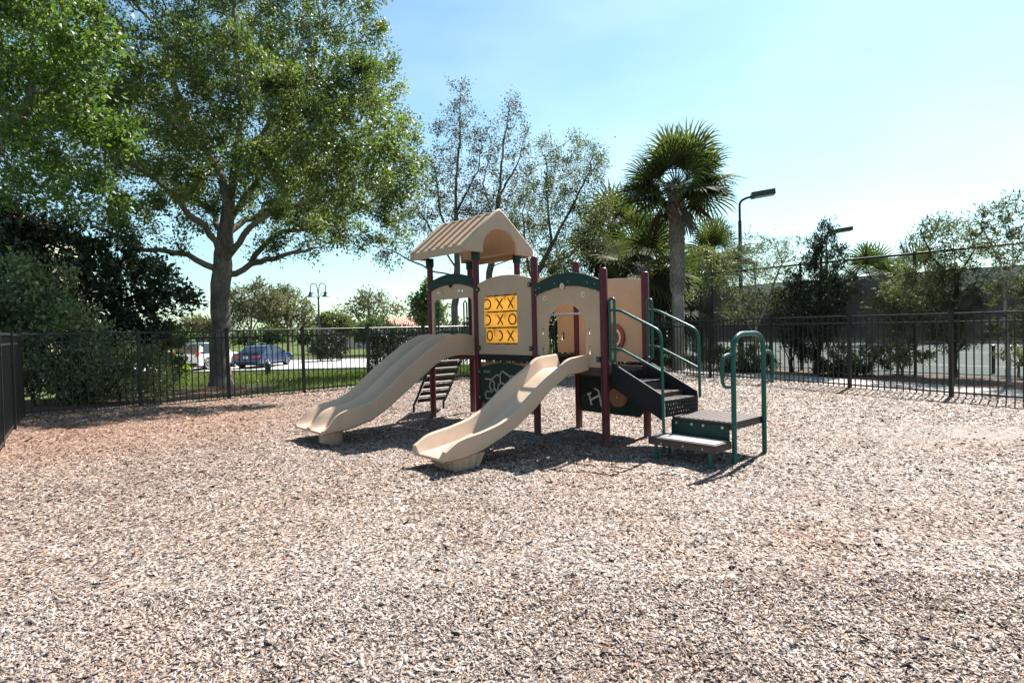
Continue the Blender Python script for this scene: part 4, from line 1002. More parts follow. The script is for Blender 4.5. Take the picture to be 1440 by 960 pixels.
# ---- palms
M['petiole'] = paint('petiole_green', (.075, .08, .035), .6, .2, 8, .2)
def palm(label, px, Y, top_py, rt, nf, rad, dead=10, group=None, lean=0, seed=1, low=-1.0, boots=True, bow=0, name='palm_tree'):
    rr_ = np.random.default_rng(seed); base = B0(px, Y); top = at(px+lean, top_py, Y); H = top[2]-base[2]
    root = thing(name, label, 'palm', base, 0, group)
    b = MB(); N = 14
    pts = [(lean*Y/F*(i/N)**1.5, 0, -.1+(H+.1)*i/N) for i in range(N+1)]
    rs = [rt*(1.18 if i < 2 else (1.0+.08*sin(i*1.7)) if i < N*.6 else 1.0+.25*(i/N-.6)/.4) for i in range(N+1)]
    b.tube(pts, rs, 14)
    tr = b.build('trunk', BM['palm'], root, smooth=True)
    if boots and H > 1.5:
        b = MB(); k = 0
        for z in np.arange(H*.42, H-.02, .085):
            for a in range(5):
                an = a*2*pi/5+k*.62+rr_.normal(0, .1); rad_ = rt*(1+.25*max(0, (z/H-.6)/.4)); x0 = lean*Y/F*(z/H)**1.5
                up_ = .2+.1*rr_.random(); o_ = rad_+.02
                for sg in (-1, 1):
                    p0 = np.array((x0+rad_*cos(an+sg*.5)*.96, rad_*sin(an+sg*.5)*.96, z)); p1 = np.array((x0+o_*cos(an)*1.05, o_*sin(an)*1.05, z+up_*.6))
                    b.tube([p0, (p0+p1)/2+np.array((.02*cos(an), .02*sin(an), .01)), p1+np.array((.04*cos(an), .04*sin(an), .03))], [.03, .027, .014], 4)
            k += 1
        b.build('leaf_bases', BM['palm'], tr, smooth=True)
    c0 = np.array((lean*Y/F, 0, H))
    def fronds(name, n, elo, ehi, mat, dl=1.0, droop0=.24):
        V, T = [], []; st = MB(); q = 0
        ga = 2.399963
        for i in range(n):
            az = i*ga+rr_.normal(0, .2); f = (i+.5)/n; el = ehi+(elo-ehi)*f**.85+rr_.normal(0, .18)
            d = np.array((cos(az)*cos(el), sin(az)*cos(el), sin(el))); L = rad*.52*dl*rr_.uniform(.85, 1.12)
            sag = np.array((0, 0, -1))*L*.18*cos(el)
            p0 = c0+d*.08; p1 = c0+d*L*.6+sag*.3; p2 = c0+d*L+sag
            st.tube([p0, p1, p2], [.022, .014, .010], 4)
            dd = p2-p1; dd /= np.linalg.norm(dd)
            side = np.cross(dd, (0, 0, 1)); side = side/(np.linalg.norm(side)+1e-6); nm = np.cross(side, dd)
            roll = rr_.normal(0, .6); side, nm = side*cos(roll)+nm*sin(roll), nm*cos(roll)-side*sin(roll)
            ns = 27; t0 = .45+rr_.normal(0, .2)
            for k in range(ns):
                th = (k/(ns-1)-.5)*2*2.25; l = rad*.56*dl*(1-.22*abs(th)/2.25)*rr_.uniform(.9, 1.08)
                bend = .35*abs(th)/2.25
                u = dd*cos(th)+side*sin(th)-nm*0+nm*(.28-abs(th)*.12); u /= np.linalg.norm(u)
                wv = np.cross(u, nm); wv /= np.linalg.norm(wv)+1e-6
                g = np.array((0, 0, -1.0)); dr = droop0*rr_.uniform(.6, 1.5)
                a0 = p2+dd*.02; m1 = a0+u*l*.55; u2 = u+g*dr; u2 /= np.linalg.norm(u2); m2 = m1+u2*l*.28; u3 = u2+g*dr*1.6; u3 /= np.linalg.norm(u3); tip = m2+u3*l*.24
                w1 = .029*rad/1.6; z_ = nm*.35
                V += [a0-wv*.004, a0+wv*.004, m1+wv*w1+z_*w1, m1-wv*w1+z_*w1, m2+wv*w1*.7, m2-wv*w1*.7, tip+wv*.002, tip-wv*.002]
                T += [t0+rr_.normal(0, .12)]*3
        V = np.array(V); n_ = len(V)//8; fb = np.array([(0, 1, 2, 3), (3, 2, 4, 5), (5, 4, 6, 7)])
        Fc = (np.arange(n_)[:, None, None]*8+fb[None]).reshape(-1, 4)
        o = mesh_np(name, V, Fc, mat, root, np.clip(np.array(T), 0, 1)); st.build('petioles', M['petiole'] if mat is LM['frond'] else BM['dark'], o)
    fronds('fronds', nf, low, 1.35, LM['frond'])
    if dead: fronds('dead_fronds', dead, -1.2, -.5, LM['deadfrond'], .9, .8)
    return root
palm('tall cabbage palm with round fan crown and cross-hatched trunk behind the fence', 954, 18.6, 262, .175, 40, 1.85, 4, seed=3, low=-.42)
palm('low cabbage palm with drooping fronds just left of the tall palm', 905, 20.5, 375, .2, 34, 2.0, 14, seed=5, low=-1.0)
palm('shaggy palm half hidden behind the olive-leaved tree', 872, 24, 330, .2, 30, 2.1, 12, seed=8, low=-1.0)
palm('small palm whose crown shows right of the tall palm trunk', 1004, 27, 362, .2, 30, 2.0, 5, seed=9, low=-.6)
palm('short palm behind the fence at the foot of the tall palm', 925, 22.5, 425, .18, 26, 1.8, 8, seed=12, low=-.9)
shrub('yellow-green bushy tree between the tall palm and the court', 985, 24, [(985, 385, 22, 34), (1010, 375, 20, 26), (975, 420, 22, 26), (1005, 420, 26, 26)], 9000, .1, .4, LM['yellowgreen'], nat=420, step=.2, name='bush')
shrub('dark leafy bush at the base of the tall palm', 925, 19.2, [(915, 480, 28, 34), (940, 500, 26, 26), (895, 500, 22, 26)], 7000, .08, .5, LM['hedge'], nat=260, step=.18, name='bush')

# ---- planting beside the tennis court
sparse('willowy grey-green shrub with pale twigs in front of the court screen', [(1062, 515), (1062, 470), (1064, 430), (1062, 380)],
   [[(1062, 480), (1040, 420), (1025, 380)], [(1063, 470), (1085, 410), (1100, 370)], [(1063, 460), (1075, 440), (1090, 430)]],
   [(1060, 350, 34, 26), (1030, 385, 28, 34), (1090, 370, 30, 34), (1062, 400, 40, 36), (1040, 435, 30, 26), (1085, 430, 28, 22), (1105, 345, 16, 18)], 17.4, 900, 6500, LM['grey'], .095, R0=.05, bm='pale', lw=.2, name='willowy_shrub', step=.2, kill=.22, r0=.0045, thin=.014, sig=.06, up=.05)
def conifer(label, px, Y, blobs, n, group=None, R0=.09):
    base = B0(px, Y); bl = pix_blobs(blobs, Y, 1.0); top = at(blobs[0][0], blobs[0][1]-blobs[0][3], Y)
    t_ = np.array((top[0], top[1], top[2])); sd_ = [[base-np.array((0, 0, .1)), base+(t_-base)*.3, base+(t_-base)*.65, base+(t_-base)*.95], [base+(t_-base)*.04, base+(t_-base)*.3+np.array((-.25, 0, 0)), base+(t_-base)*.55+np.array((-.3, 0, 0))], [base+(t_-base)*.05, base+(t_-base)*.3+np.array((.22, .1, 0)), base+(t_-base)*.6+np.array((.2, .1, 0))]]
    return tree('cedar_tree', label, 'tree', base, sd_, bl, 900, .17, 1.4, .2, .004, R0, n, .085, .28, LM['cedar'], BM['dark'], group=group, thin=.014, sig=.055, up=.45, lup=1.3, jit=.2, shell=.6, twigs=1, out=.2)
conifer('dark pointed cedar standing before the tennis court screen', 1148, 16.4, [(1157, 345, 13, 36), (1150, 380, 27, 34), (1168, 375, 20, 34), (1150, 420, 38, 34), (1175, 410, 20, 34), (1146, 462, 30, 28), (1168, 445, 20, 24), (1140, 495, 16, 18)], 15500)
conifer('small ragged cedar at the left of the pointed cedar', 1112, 16.8, [(1112, 405, 9, 26), (1112, 440, 16, 28), (1111, 475, 13, 20)], 4300, R0=.05)
sparse('airy narrow-leaved tree with dark trunk behind the sunlit fence', [(1340, 520), (1341, 480), (1343, 440), (1345, 390), (1340, 340)],
   [[(1341, 500), (1365, 465), (1385, 430)], [(1341, 495), (1322, 460), (1310, 420)], [(1345, 400), (1310, 360), (1295, 325)], [(1345, 390), (1370, 350), (1360, 310)], [(1343, 430), (1385, 400), (1400, 380)]],
   [(1340, 395, 38, 34), (1300, 400, 36, 32), (1375, 400, 34, 30), (1335, 440, 42, 34), (1330, 330, 40, 24), (1290, 335, 16, 16), (1360, 345, 30, 26), (1380, 440, 28, 30), (1300, 440, 22, 22), (1270, 405, 26, 26), (1340, 475, 40, 18)], 14.4, 1500, 13000, LM['grey'], .09, R0=.08, bm='dark', lw=.22, name='narrow_leaf_tree', step=.18, kill=.2, r0=.004, thin=.012, sig=.06, up=.08)
sparse('airy tree with tufted narrow leaves at the far right of the sunlit fence', [(1418, 522), (1416, 470), (1412, 420), (1405, 360), (1398, 320)],
   [[(1412, 420), (1425, 360), (1418, 300)], [(1405, 370), (1380, 320), (1382, 300)], [(1410, 400), (1440, 350), (1450, 310)], [(1414, 450), (1450, 420), (1470, 390)]],
   [(1410, 295, 18, 16), (1385, 312, 16, 14), (1435, 310, 18, 22), (1400, 350, 22, 20), (1430, 360, 24, 24), (1420, 410, 30, 34), (1460, 400, 30, 50), (1375, 330, 10, 10), (1425, 455, 28, 26)], 12.6, 900, 7000, LM['grey'], .09, R0=.045, bm='pale', lw=.22, name='narrow_leaf_tree', step=.18, kill=.2, r0=.0042, thin=.012, sig=.05, up=.1)
shrub('bright spiky-leaved shrub in front of the court screen', 1262, 15.6, [(1262, 405, 26, 20), (1250, 430, 24, 20), (1285, 425, 24, 22), (1265, 460, 22, 24)], 2800, .15, .2, LM['yellowgreen'], nat=260, name='shrub', step=.2, bm='pale')
gp = 'low light green shrubs along the court fence'
for lab, px, Y, bls, n in (('low light green shrub behind the steps of the play tower', 1010, 18.6, [(1005, 497, 18, 14), (1025, 503, 14, 12)], 2600), ('low light green shrub seen through the grab hoop', 1060, 17.6, [(1060, 500, 22, 15), (1080, 508, 14, 10)], 3000),
    ('low open shrub right of the pointed cedar', 1205, 15.6, [(1190, 497, 18, 18), (1215, 500, 18, 17)], 2400), ('low open shrub with yellow-green leaves left of the dark trunk', 1268, 15.0, [(1255, 498, 20, 18), (1285, 500, 16, 16)], 2400),
    ('small leggy shrub by the black net post', 1432, 14.0, [(1438, 490, 16, 10), (1425, 500, 12, 10)], 900)):
    shrub(lab, px, Y, bls, n, .06, .5, LM['yellowgreen'], nat=170, group=gp, step=.12, bm='grey', name='low_shrub', sig=.05)
for lab, px, Y, bls in (('dark clipped mound of foliage under the light shrub near the steps', 1040, 17.2, [(1030, 517, 22, 9), (1055, 520, 20, 8)]), ('dark mound of foliage at the foot of the pointed cedar', 1180, 15.4, [(1172, 516, 22, 11), (1200, 518, 16, 9)])):
    shrub(lab, px, Y, bls, 3500, .06, .5, LM['hedge'], nat=160, step=.12, name='low_bush')

# ---- hedge, bushes and trees across the lawn and the car park
hb = B0(555, 23.0)
def box_hedge(label, p0, p1, w_, h_, n, lm):
    p0, p1 = np.array(p0), np.array(p1); L = np.linalg.norm(p1-p0); d = (p1-p0)/L; nn = np.array((-d[1], d[0]))
    c = (p0+p1)/2; root = thing('hedge', label, 'hedge', (c[0], c[1], Z(*c)), 0)
    b = MB()
    for _ in range(60):
        s_ = rng.uniform(-L/2, L/2); t_ = rng.uniform(-w_/3, w_/3); q = d*s_+nn*t_; e = q+rng.normal(0, .2, 2)
        b.tube([(q[0], q[1], -.05), ((q[0]+e[0])/2, (q[1]+e[1])/2, h_*.4), (e[0], e[1], h_*.85)], [.02, .015, .006], 4)
    b.build('stems', BM['dark'], root)
    s_, t_, z = rng.uniform(-1, 1, n), rng.uniform(-1, 1, n), rng.uniform(0, 1, n); f = rng.integers(0, 6, n); j = np.abs(rng.normal(0, .12, n))
    s_ = np.where(f == 0, 1-j, np.where(f == 1, -1+j, s_)); t_ = np.where(f == 2, 1-j, np.where(f >= 4, np.where(f == 5, -1+j, t_), t_)); z = np.where((f == 3) | (f == 4), 1-j, z)
    bump = .07*np.sin(s_*L*2.1+1)+.05*np.sin(s_*L*5.3+t_*3)
    P = d[None]*(s_*L/2)[:, None]+nn[None]*(t_*w_/2*(1+bump))[:, None]
    P3 = np.stack([P[:, 0], P[:, 1], z*h_*(1+bump*.8)+.05], 1)+rng.normal(0, .04, (n, 3))
    D = rng.normal(0, 1, (n, 3))+np.stack([np.zeros(n), np.zeros(n), np.ones(n)*.6], 1)
    ls = .06*np.exp(rng.normal(0, .25, n)); leaf_mesh('foliage', P3, D, ls, ls*.55, lm, root, np.clip(rng.normal(.42, .22, n)+bump*2, 0, 1))
q0, q1 = B0(502, 22.5), B0(640, 26.5)
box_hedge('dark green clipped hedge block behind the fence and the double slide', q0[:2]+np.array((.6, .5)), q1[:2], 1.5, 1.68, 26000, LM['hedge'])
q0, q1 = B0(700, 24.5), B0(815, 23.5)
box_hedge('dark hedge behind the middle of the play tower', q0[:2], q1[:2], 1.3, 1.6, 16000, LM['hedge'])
shrub('round dark green bush at the foot of the twin-headed lamp', 460, 47, [(460, 485, 22, 19), (448, 492, 14, 13), (474, 490, 14, 14)], 6000, .14, .55, LM['hedge'], nat=260, step=.25, name='round_bush')
far_t = [
 ('hazy grey-brown tree seen right of the oak trunk', 350, 62, [(345, 430, 30, 24), (375, 425, 28, 24), (330, 445, 22, 16), (360, 405, 14, 10)], 'dull', 6000),
 ('hazy grey-brown tree behind the blue car', 405, 66, [(405, 432, 26, 24), (385, 440, 24, 20), (430, 445, 16, 18), (400, 412, 12, 10)], 'dull', 6000),
 ('airy umbrella-shaped tree right of the twin-headed lamp', 518, 60, [(520, 428, 30, 12), (495, 435, 20, 8), (548, 436, 22, 8), (518, 415, 16, 8), (522, 445, 24, 8)], 'dull', 2300),
 ('leafy green tree just left of the tower front post', 592, 48, [(600, 430, 13, 18), (610, 445, 14, 14), (592, 442, 9, 8), (604, 412, 9, 10)], 'far', 6500),
 ('rounded green bush tree at the left of the tiled roof', 530, 56, [(528, 462, 22, 10), (515, 468, 16, 10), (546, 470, 14, 7)], 'far', 5000),
 ('low green tree behind the lamp post', 475, 64, [(470, 455, 20, 12), (490, 462, 18, 10), (455, 450, 10, 8)], 'yellowgreen', 5000),
 ('distant grey-brown tree glimpsed left of the oak trunk', 285, 66, [(275, 455, 16, 8), (295, 458, 12, 8)], 'dull', 2200)]
for lab, px, Y, bls, lm, n in far_t:
    base = B0(px, Y); bl = pix_blobs(bls, Y, 1.0); c = np.array([q[:3] for q in bl]).mean(0)
    tree('broadleaf_tree', lab, 'tree', base, [[base-np.array((0, 0, .1)), base+(c-base)*np.array((.2, .2, .45))]]+[[base+(c-base)*np.array((.2, .2, .4)), np.array(q[:3])] for q in bl], bl, 420, .45, 3.5, .5, .012, .16, n, .26, .5, LM[lm], BM['grey'], thin=.05, sig=.26, group='trees beyond the car park')
def wood(name, label, x0, x1, y0, y1, h0, h1, n, lm, size):
    """far-off belt of trees: crowns of many sizes merged into one mass"""
    k = 90; cx_ = rng.uniform(x0, x1, k); cy_ = rng.uniform(y0, y1, k); ch = rng.uniform(h0, h1, k)
    i = rng.integers(0, k, n); d = rng.normal(0, 1, (n, 3)); d /= np.linalg.norm(d, axis=1)[:, None]; d *= (rng.random(n)**.4)[:, None]
    P = np.stack([cx_[i]+d[:, 0]*ch[i]*.75, cy_[i]+d[:, 1]*ch[i]*.6, hgt(cx_[i], cy_[i])+ch[i]*.5*(1+d[:, 2])], 1)
    o = leaf_mesh(name, P, rng.normal(0, 1, (n, 3)), size*np.exp(rng.normal(0, .3, n)), size*.6*np.ones(n), lm, None, np.clip(.5+.2*np.sin(cx_[i])+rng.normal(0, .2, n), 0, 1))
    return tag(o, label, 'woodland', kind='stuff')
wood('distant_woods', 'far belt of green trees along the horizon behind the car park', -140, 10, 95, 135, 2.5, 5.5, 26000, LM['far'], .8)
wood('court_woods', 'belt of trees and palms beyond the tennis court', 18, 130, 70, 90, 3, 7, 22000, LM['far'], .7)
palm('bushy palm top showing above the court screen', 1225, 34, 395, .2, 26, 2.2, 4, seed=21, low=-.6, boots=False)
palm('smaller palm top beside it behind the court, partly hidden by the airy tree', 1285, 36, 385, .2, 26, 2.3, 4, seed=22, low=-.6, boots=False)

# lawn
def lawn():
    n = 60000; y = rng.uniform(14, 35.3, n); x = rng.uniform(-.72, .02, n)*y
    d = (x+7.2)*-.648+(y-11.8)*.762; nz_ = np.sin(x*1.3)*.5+np.sin(y*1.7+x)*.5
    ok = (d > .7) & (np.hypot((x+9.3)/3.4, (y-14.6)/4.2)+.15*nz_ > .95) & (y < 34.9+x*.022)
    x, y = x[ok], y[ok]; n = len(x); P = np.stack([x, y, hgt(x, y)-.03], 1); D = rng.normal(0, .45, (n, 3))+np.array((0, 0, 1.0))
    L = .07*np.exp(rng.normal(0, .3, n))*(1+y/40)
    tag(leaf_mesh('grass', P, D, L, .018*np.ones(n)*(y/16), LM['grass'], None, np.clip(.5+.18*nz_[ok]+rng.normal(0, .2, n), 0, 1)), 'short green lawn between the fence and the car park', 'grass', kind='stuff')
lawn()

# ================================================================= BUILT THINGS BEYOND THE FENCES
# court surface and fence
c0 = at(1003, 470, 19.7)[:2]; c1 = np.array((11.35, 13.5)); cd = (c1-c0)/np.linalg.norm(c1-c0); cn = np.array((-cd[1], cd[0]))
if cn[0] < 0: cn = -cn
lf = np.array((.0, 1.0))*.97+np.array((.18, 0)); lf /= np.linalg.norm(lf)
poly_sheet('tennis_court', [c0+cn*.1, c0+cd*26+cn*.1, c0+cd*26+cn*34, c0+lf*36], M['court'], -.008)
for a_, b_ in ((4, .05), (12, .05)):
    poly_sheet('court_line', [c0+cd*2+cn*a_, c0+cd*24+cn*a_, c0+cd*24+cn*(a_+b_), c0+cd*2+cn*(a_+b_)], M['line'], -.004)
t = NT('chain_link'); oc = t.co(); sx = t.n('ShaderNodeSeparateXYZ'); t.l(oc, sx.inputs[0])
p_ = .062
a = t.math('FRACT', t.math('DIVIDE', t.math('ADD', sx.outputs[0], sx.outputs[2]), p_)); b_ = t.math('FRACT', t.math('DIVIDE', t.math('SUBTRACT', sx.outputs[0], sx.outputs[2]), p_))
wire = t.math('MAXIMUM', t.math('LESS_THAN', a, .085), t.math('LESS_THAN', b_, .085))
tr = t.n('ShaderNodeBsdfTransparent'); mx_ = t.n('ShaderNodeMixShader'); t.l(wire, mx_.inputs[0]); t.l(tr.outputs[0], mx_.inputs[1]); t.l(t.bsdf((.03, .03, .032), .5), mx_.inputs[2]); M['link'] = t.done(mx_.outputs[0])
t = NT('windscreen_cloth'); tr = t.n('ShaderNodeBsdfTransparent'); mx_ = t.n('ShaderNodeMixShader')
col = t.ramp(t.noise(1.2, 5, .65), [(.3, (.07, .066, .065)), (.7, (.125, .117, .114))])
fac = t.ramp(t.noise(.6, 3), [(.3, .84), (.7, .94)]); t.l(fac, mx_.inputs[0]); t.l(tr.outputs[0], mx_.inputs[1]); t.l(t.bsdf(col, .9, .1), mx_.inputs[2]); M['screen'] = t.done(mx_.outputs[0])
def chain_fence(label, p0, d, L, n, H=3.02, s0=.78, s1=2.55):
    root = thing('chain_link_fence', label, 'fence', (p0[0], p0[1], 0), math.atan2(d[1], d[0]), 'chain link fences of the tennis court')
    for i in range(n+1):
        b = MB(); b.tube([(L*i/n, 0, -.1), (L*i/n, 0, H+.03)], .036, 10); b.lathe((L*i/n, 0, H+.03), [(.045, 0), (.04, .03), (.01, .05)], 10); b.build('fence_post', M['fence'], root, smooth=50)
    b = MB(); b.tube([(0, 0, H), (L, 0, H)], .03, 8); b.build('top_rail', M['fence'], root, smooth=50)
    b = MB(); b.tube([(0, 0, .05), (L, 0, .05)], .012, 6); b.build('bottom_wire', M['fence'], root)
    b = MB(); b.add([(0, .012, .03), (L, .012, .03), (L, .012, H), (0, .012, H)], [(0, 1, 2, 3)]); b.build('wire_mesh', M['link'], root)
    # cloth, gently sagging between its ties
    nx = int(L*4); V = []; Fq = []
    for i in range(nx+1):
        x = L*i/nx
        for z, k in ((s0, 1), (s0*.5+s1*.5, .5), (s1, 0)): V.append((x, -.02-.012*math.sin(x*2.1)*k-.01*math.sin(x*5.3), z-(.025*abs(math.sin(x*pi/2.2)) if k == 0 else 0)))
    for i in range(nx):
        for j in range(2): Fq.append((i*3+j, (i+1)*3+j, (i+1)*3+j+1, i*3+j+1))
    b = MB(); b.add(V, Fq); b.build('windscreen', M['screen'], root, smooth=True)
    b = MB(); b.tube([(x*L/nx, -.03, s1-.025*abs(math.sin(x*L/nx*pi/2.2))) for x in range(nx+1)], .012, 5); b.build('screen_cord', M['fence'], root)
    return root
chain_fence('long chain link court fence with dark windscreen behind the shrubs and the sunlit picket fence', c0, cd, 26, 9)
chain_fence('chain link court fence with dark windscreen running back behind the tall palm', c0, lf, 36, 12, s0=.2, s1=2.35)
chain_fence('far chain link fence with dark windscreen on the opposite side of the court', c0+cd*26+cn*33, (c0+lf*36-(c0+cd*26+cn*33))/np.linalg.norm(c0+lf*36-(c0+cd*26+cn*33)), float(np.linalg.norm(c0+lf*36-(c0+cd*26+cn*33))), 12, s0=.1, s1=2.5)
npz = at(1397, 524, 15.2); o = thing('net_post', 'short black post standing at the court edge near the far right', 'post', (npz[0], npz[1], 0))
b = MB(); b.tube([(0, 0, -.05), (0, 0, .66)], .04, 12); b.build('pole', M['fence'], o, smooth=50)
b = MB(); b.lathe((0, 0, .66), [(.05, 0), (.05, .03), (.02, .045)], 12); b.build('cap', M['fence'], o, smooth=50)

def court_light(label, px, py, Y, arm, yaw, k=1.0):
    top = at(px, py, Y); root = thing('court_light', label, 'lamp post', (top[0], top[1], 0), yaw, 'tennis court floodlights')
    H = top[2]; b = MB()
    b.tube([(0, 0, -.1), (0, 0, .3), (0, 0, H-.75*k)], [.11, .085, .06], 12)
    b.tube(rnd_path([(0, 0, H-.75*k), (0, 0, H-.02), (arm*.55, 0, H+.10), (arm, 0, H+.13)], .6, 8), .042, 10); b.build('pole', M['lamp'], root, smooth=50)
    hd = MB(); z = H+.2; x = arm+.38*k; a_ = .11
    hd.obox((x, 0, z), (.42*k, 0, .42*k*a_), (0, .24*k, 0), (-.10*k*a_, 0, .10*k)); h = hd.build('lamp_head', M['lamp'], root, bevel=.012)
    l_ = MB(); l_.obox((x+.03*k, 0, z-.104*k), (.33*k, 0, .33*k*a_), (0, .19*k, 0), (0, 0, .004)); l_.build('lens', M['lens'], h)
M['lamp'] = paint('lamp_black', (.02, .024, .03), .4, .2, 5, .5)
M['lens'] = paint('frosted_lens', (.62, .58, .52), .4, .08, 5, .5)
court_light('tall court floodlight with box head on a curved arm right of the palm', 1040, 283, 21.5, .42, -.25, .92)
court_light('second court floodlight, its box head poking out behind the pointed cedar', 1162, 330, 32, .42, -.25, 1.0)

# twin-headed park lamp
lp = at(447, 398, 49.5); lb = np.array((lp[0], lp[1], -.85)); H = lp[2]-lb[2]
root = thing('street_lamp', 'black park lamp with two bell shades on hooped arms beyond the car park', 'street lamp', lb)
b = MB(); b.tube([(0, 0, -.1), (0, 0, .5), (0, 0, .55), (0, 0, H-1.9), (0, 0, H-1.15)], [.16, .14, .10, .075, .06], 12); b.build('pole', M['lamp'], root, smooth=50)
for s_ in (-1, 1):
    b = MB(); dx = .62
    b.tube([(s_*x, 0, z) for x, z in [(0, H-1.2), (.02, H-.75), (.08, H-.35)]+[(.08+(dx-.08)*(.5-.5*cos(pi*i/10)), H-.35+.33*sin(pi*i/10)**.8) for i in range(1, 11)]+[(dx, H-.5), (dx, H-.68)]], .036, 8)
    b.tube([(s_*x, 0, z) for x, z in [(.02, H-1.35), (.12, H-1.05), (.32, H-.82), (dx, H-.72)]], .026, 8)
    ar = b.build('arm', M['lamp'], root, smooth=60)
    b = MB(); b.lathe((s_*dx, 0, H-1.12), [(.36, 0), (.34, .06), (.2, .12), (.14, .28), (.10, .42), (.03, .46)], 16); b.build('lamp_shade', M['lamp'], root, smooth=50)

# house with tiled roof beyond the trees
M['tile_roof'] = paint('clay_tile_roof', (.50, .235, .175), .8, .22, 1.5, .2)
M['stucco'] = paint('cream_stucco', (.55, .47, .37), .9, .08, 1, .2)
M['glass'] = paint('dark_window_glass', (.02, .025, .03), .08, .1, 1, .6)
M['trim'] = paint('white_trim', (.7, .69, .66), .6, .05, 2, .3)
def house(label, c, L, W, h, rise, rz, name='house'):
    g0 = Z(c[0], c[1]); root = thing(name, label, 'house', (c[0], c[1], g0), rz)
    b = MB(); b.box(-L/2, L/2, -W/2, W/2, -.3, h); b.build('wall', M['stucco'], root)
    b = MB(); e = .5; x, y = L/2+e, W/2+e; r = max(0.1, L/2-W/2)
    vs_ = [(-x, -y, h), (x, -y, h), (x, y, h), (-x, y, h), (-r, 0, h+rise), (r, 0, h+rise)]
    b.add(vs_, [(0, 1, 5, 4), (1, 2, 5), (2, 3, 4, 5), (3, 0, 4), (3, 2, 1, 0)])
    nrm = np.array((0, -rise, -y)); 
    nt_ = int(2*x/.3)
    for i in range(nt_):
        xx = -x+.15+i*.3; f = min(1, max(0.02, (x-abs(xx))/(x-r)))
        b.tube([(xx, -y, h+.02), (xx, -y+y*f, h+rise*f+.02)], .06, 4)
    ro = b.build('roof', M['tile_roof'], root)
    b = MB(); b.box(-x, x, -y-.02, -y+.0, h-.18, h+.03); b.box(-x, x, y, y+.02, h-.18, h+.03); b.build('fascia', M['trim'], ro)
    for i in range(3):
        xx = -L/2+L*(i+.5)/3; b = MB(); b.box(xx-.7, xx+.7, -W/2-.02, -W/2+.03, .9, 2.2); wn = b.build('window', M['glass'], root)
        b = MB()
        for q in ((xx-.78, xx-.7, .82, 2.28), (xx+.7, xx+.78, .82, 2.28)): b.box(q[0], q[1], -W/2-.06, -W/2-.001, q[2], q[3])
        b.box(xx-.7, xx+.7, -W/2-.06, -W/2-.001, 2.2, 2.28); b.box(xx-.7, xx+.7, -W/2-.06, -W/2-.001, .82, .9); b.build('frame', M['trim'], wn)
    return root
hp_ = at(565, 470, 84); house('cream house with terracotta tiled hip roof behind the far bushes', (hp_[0], 84), 15, 9, 2.2, 1.75, .1)
hp_ = at(8, 300, 32); house('tall cream building with tiled roof glimpsed through the leaves at far left', (hp_[0]-3.5, 34), 9, 8, 8.3, 1.3, .3, name='building')

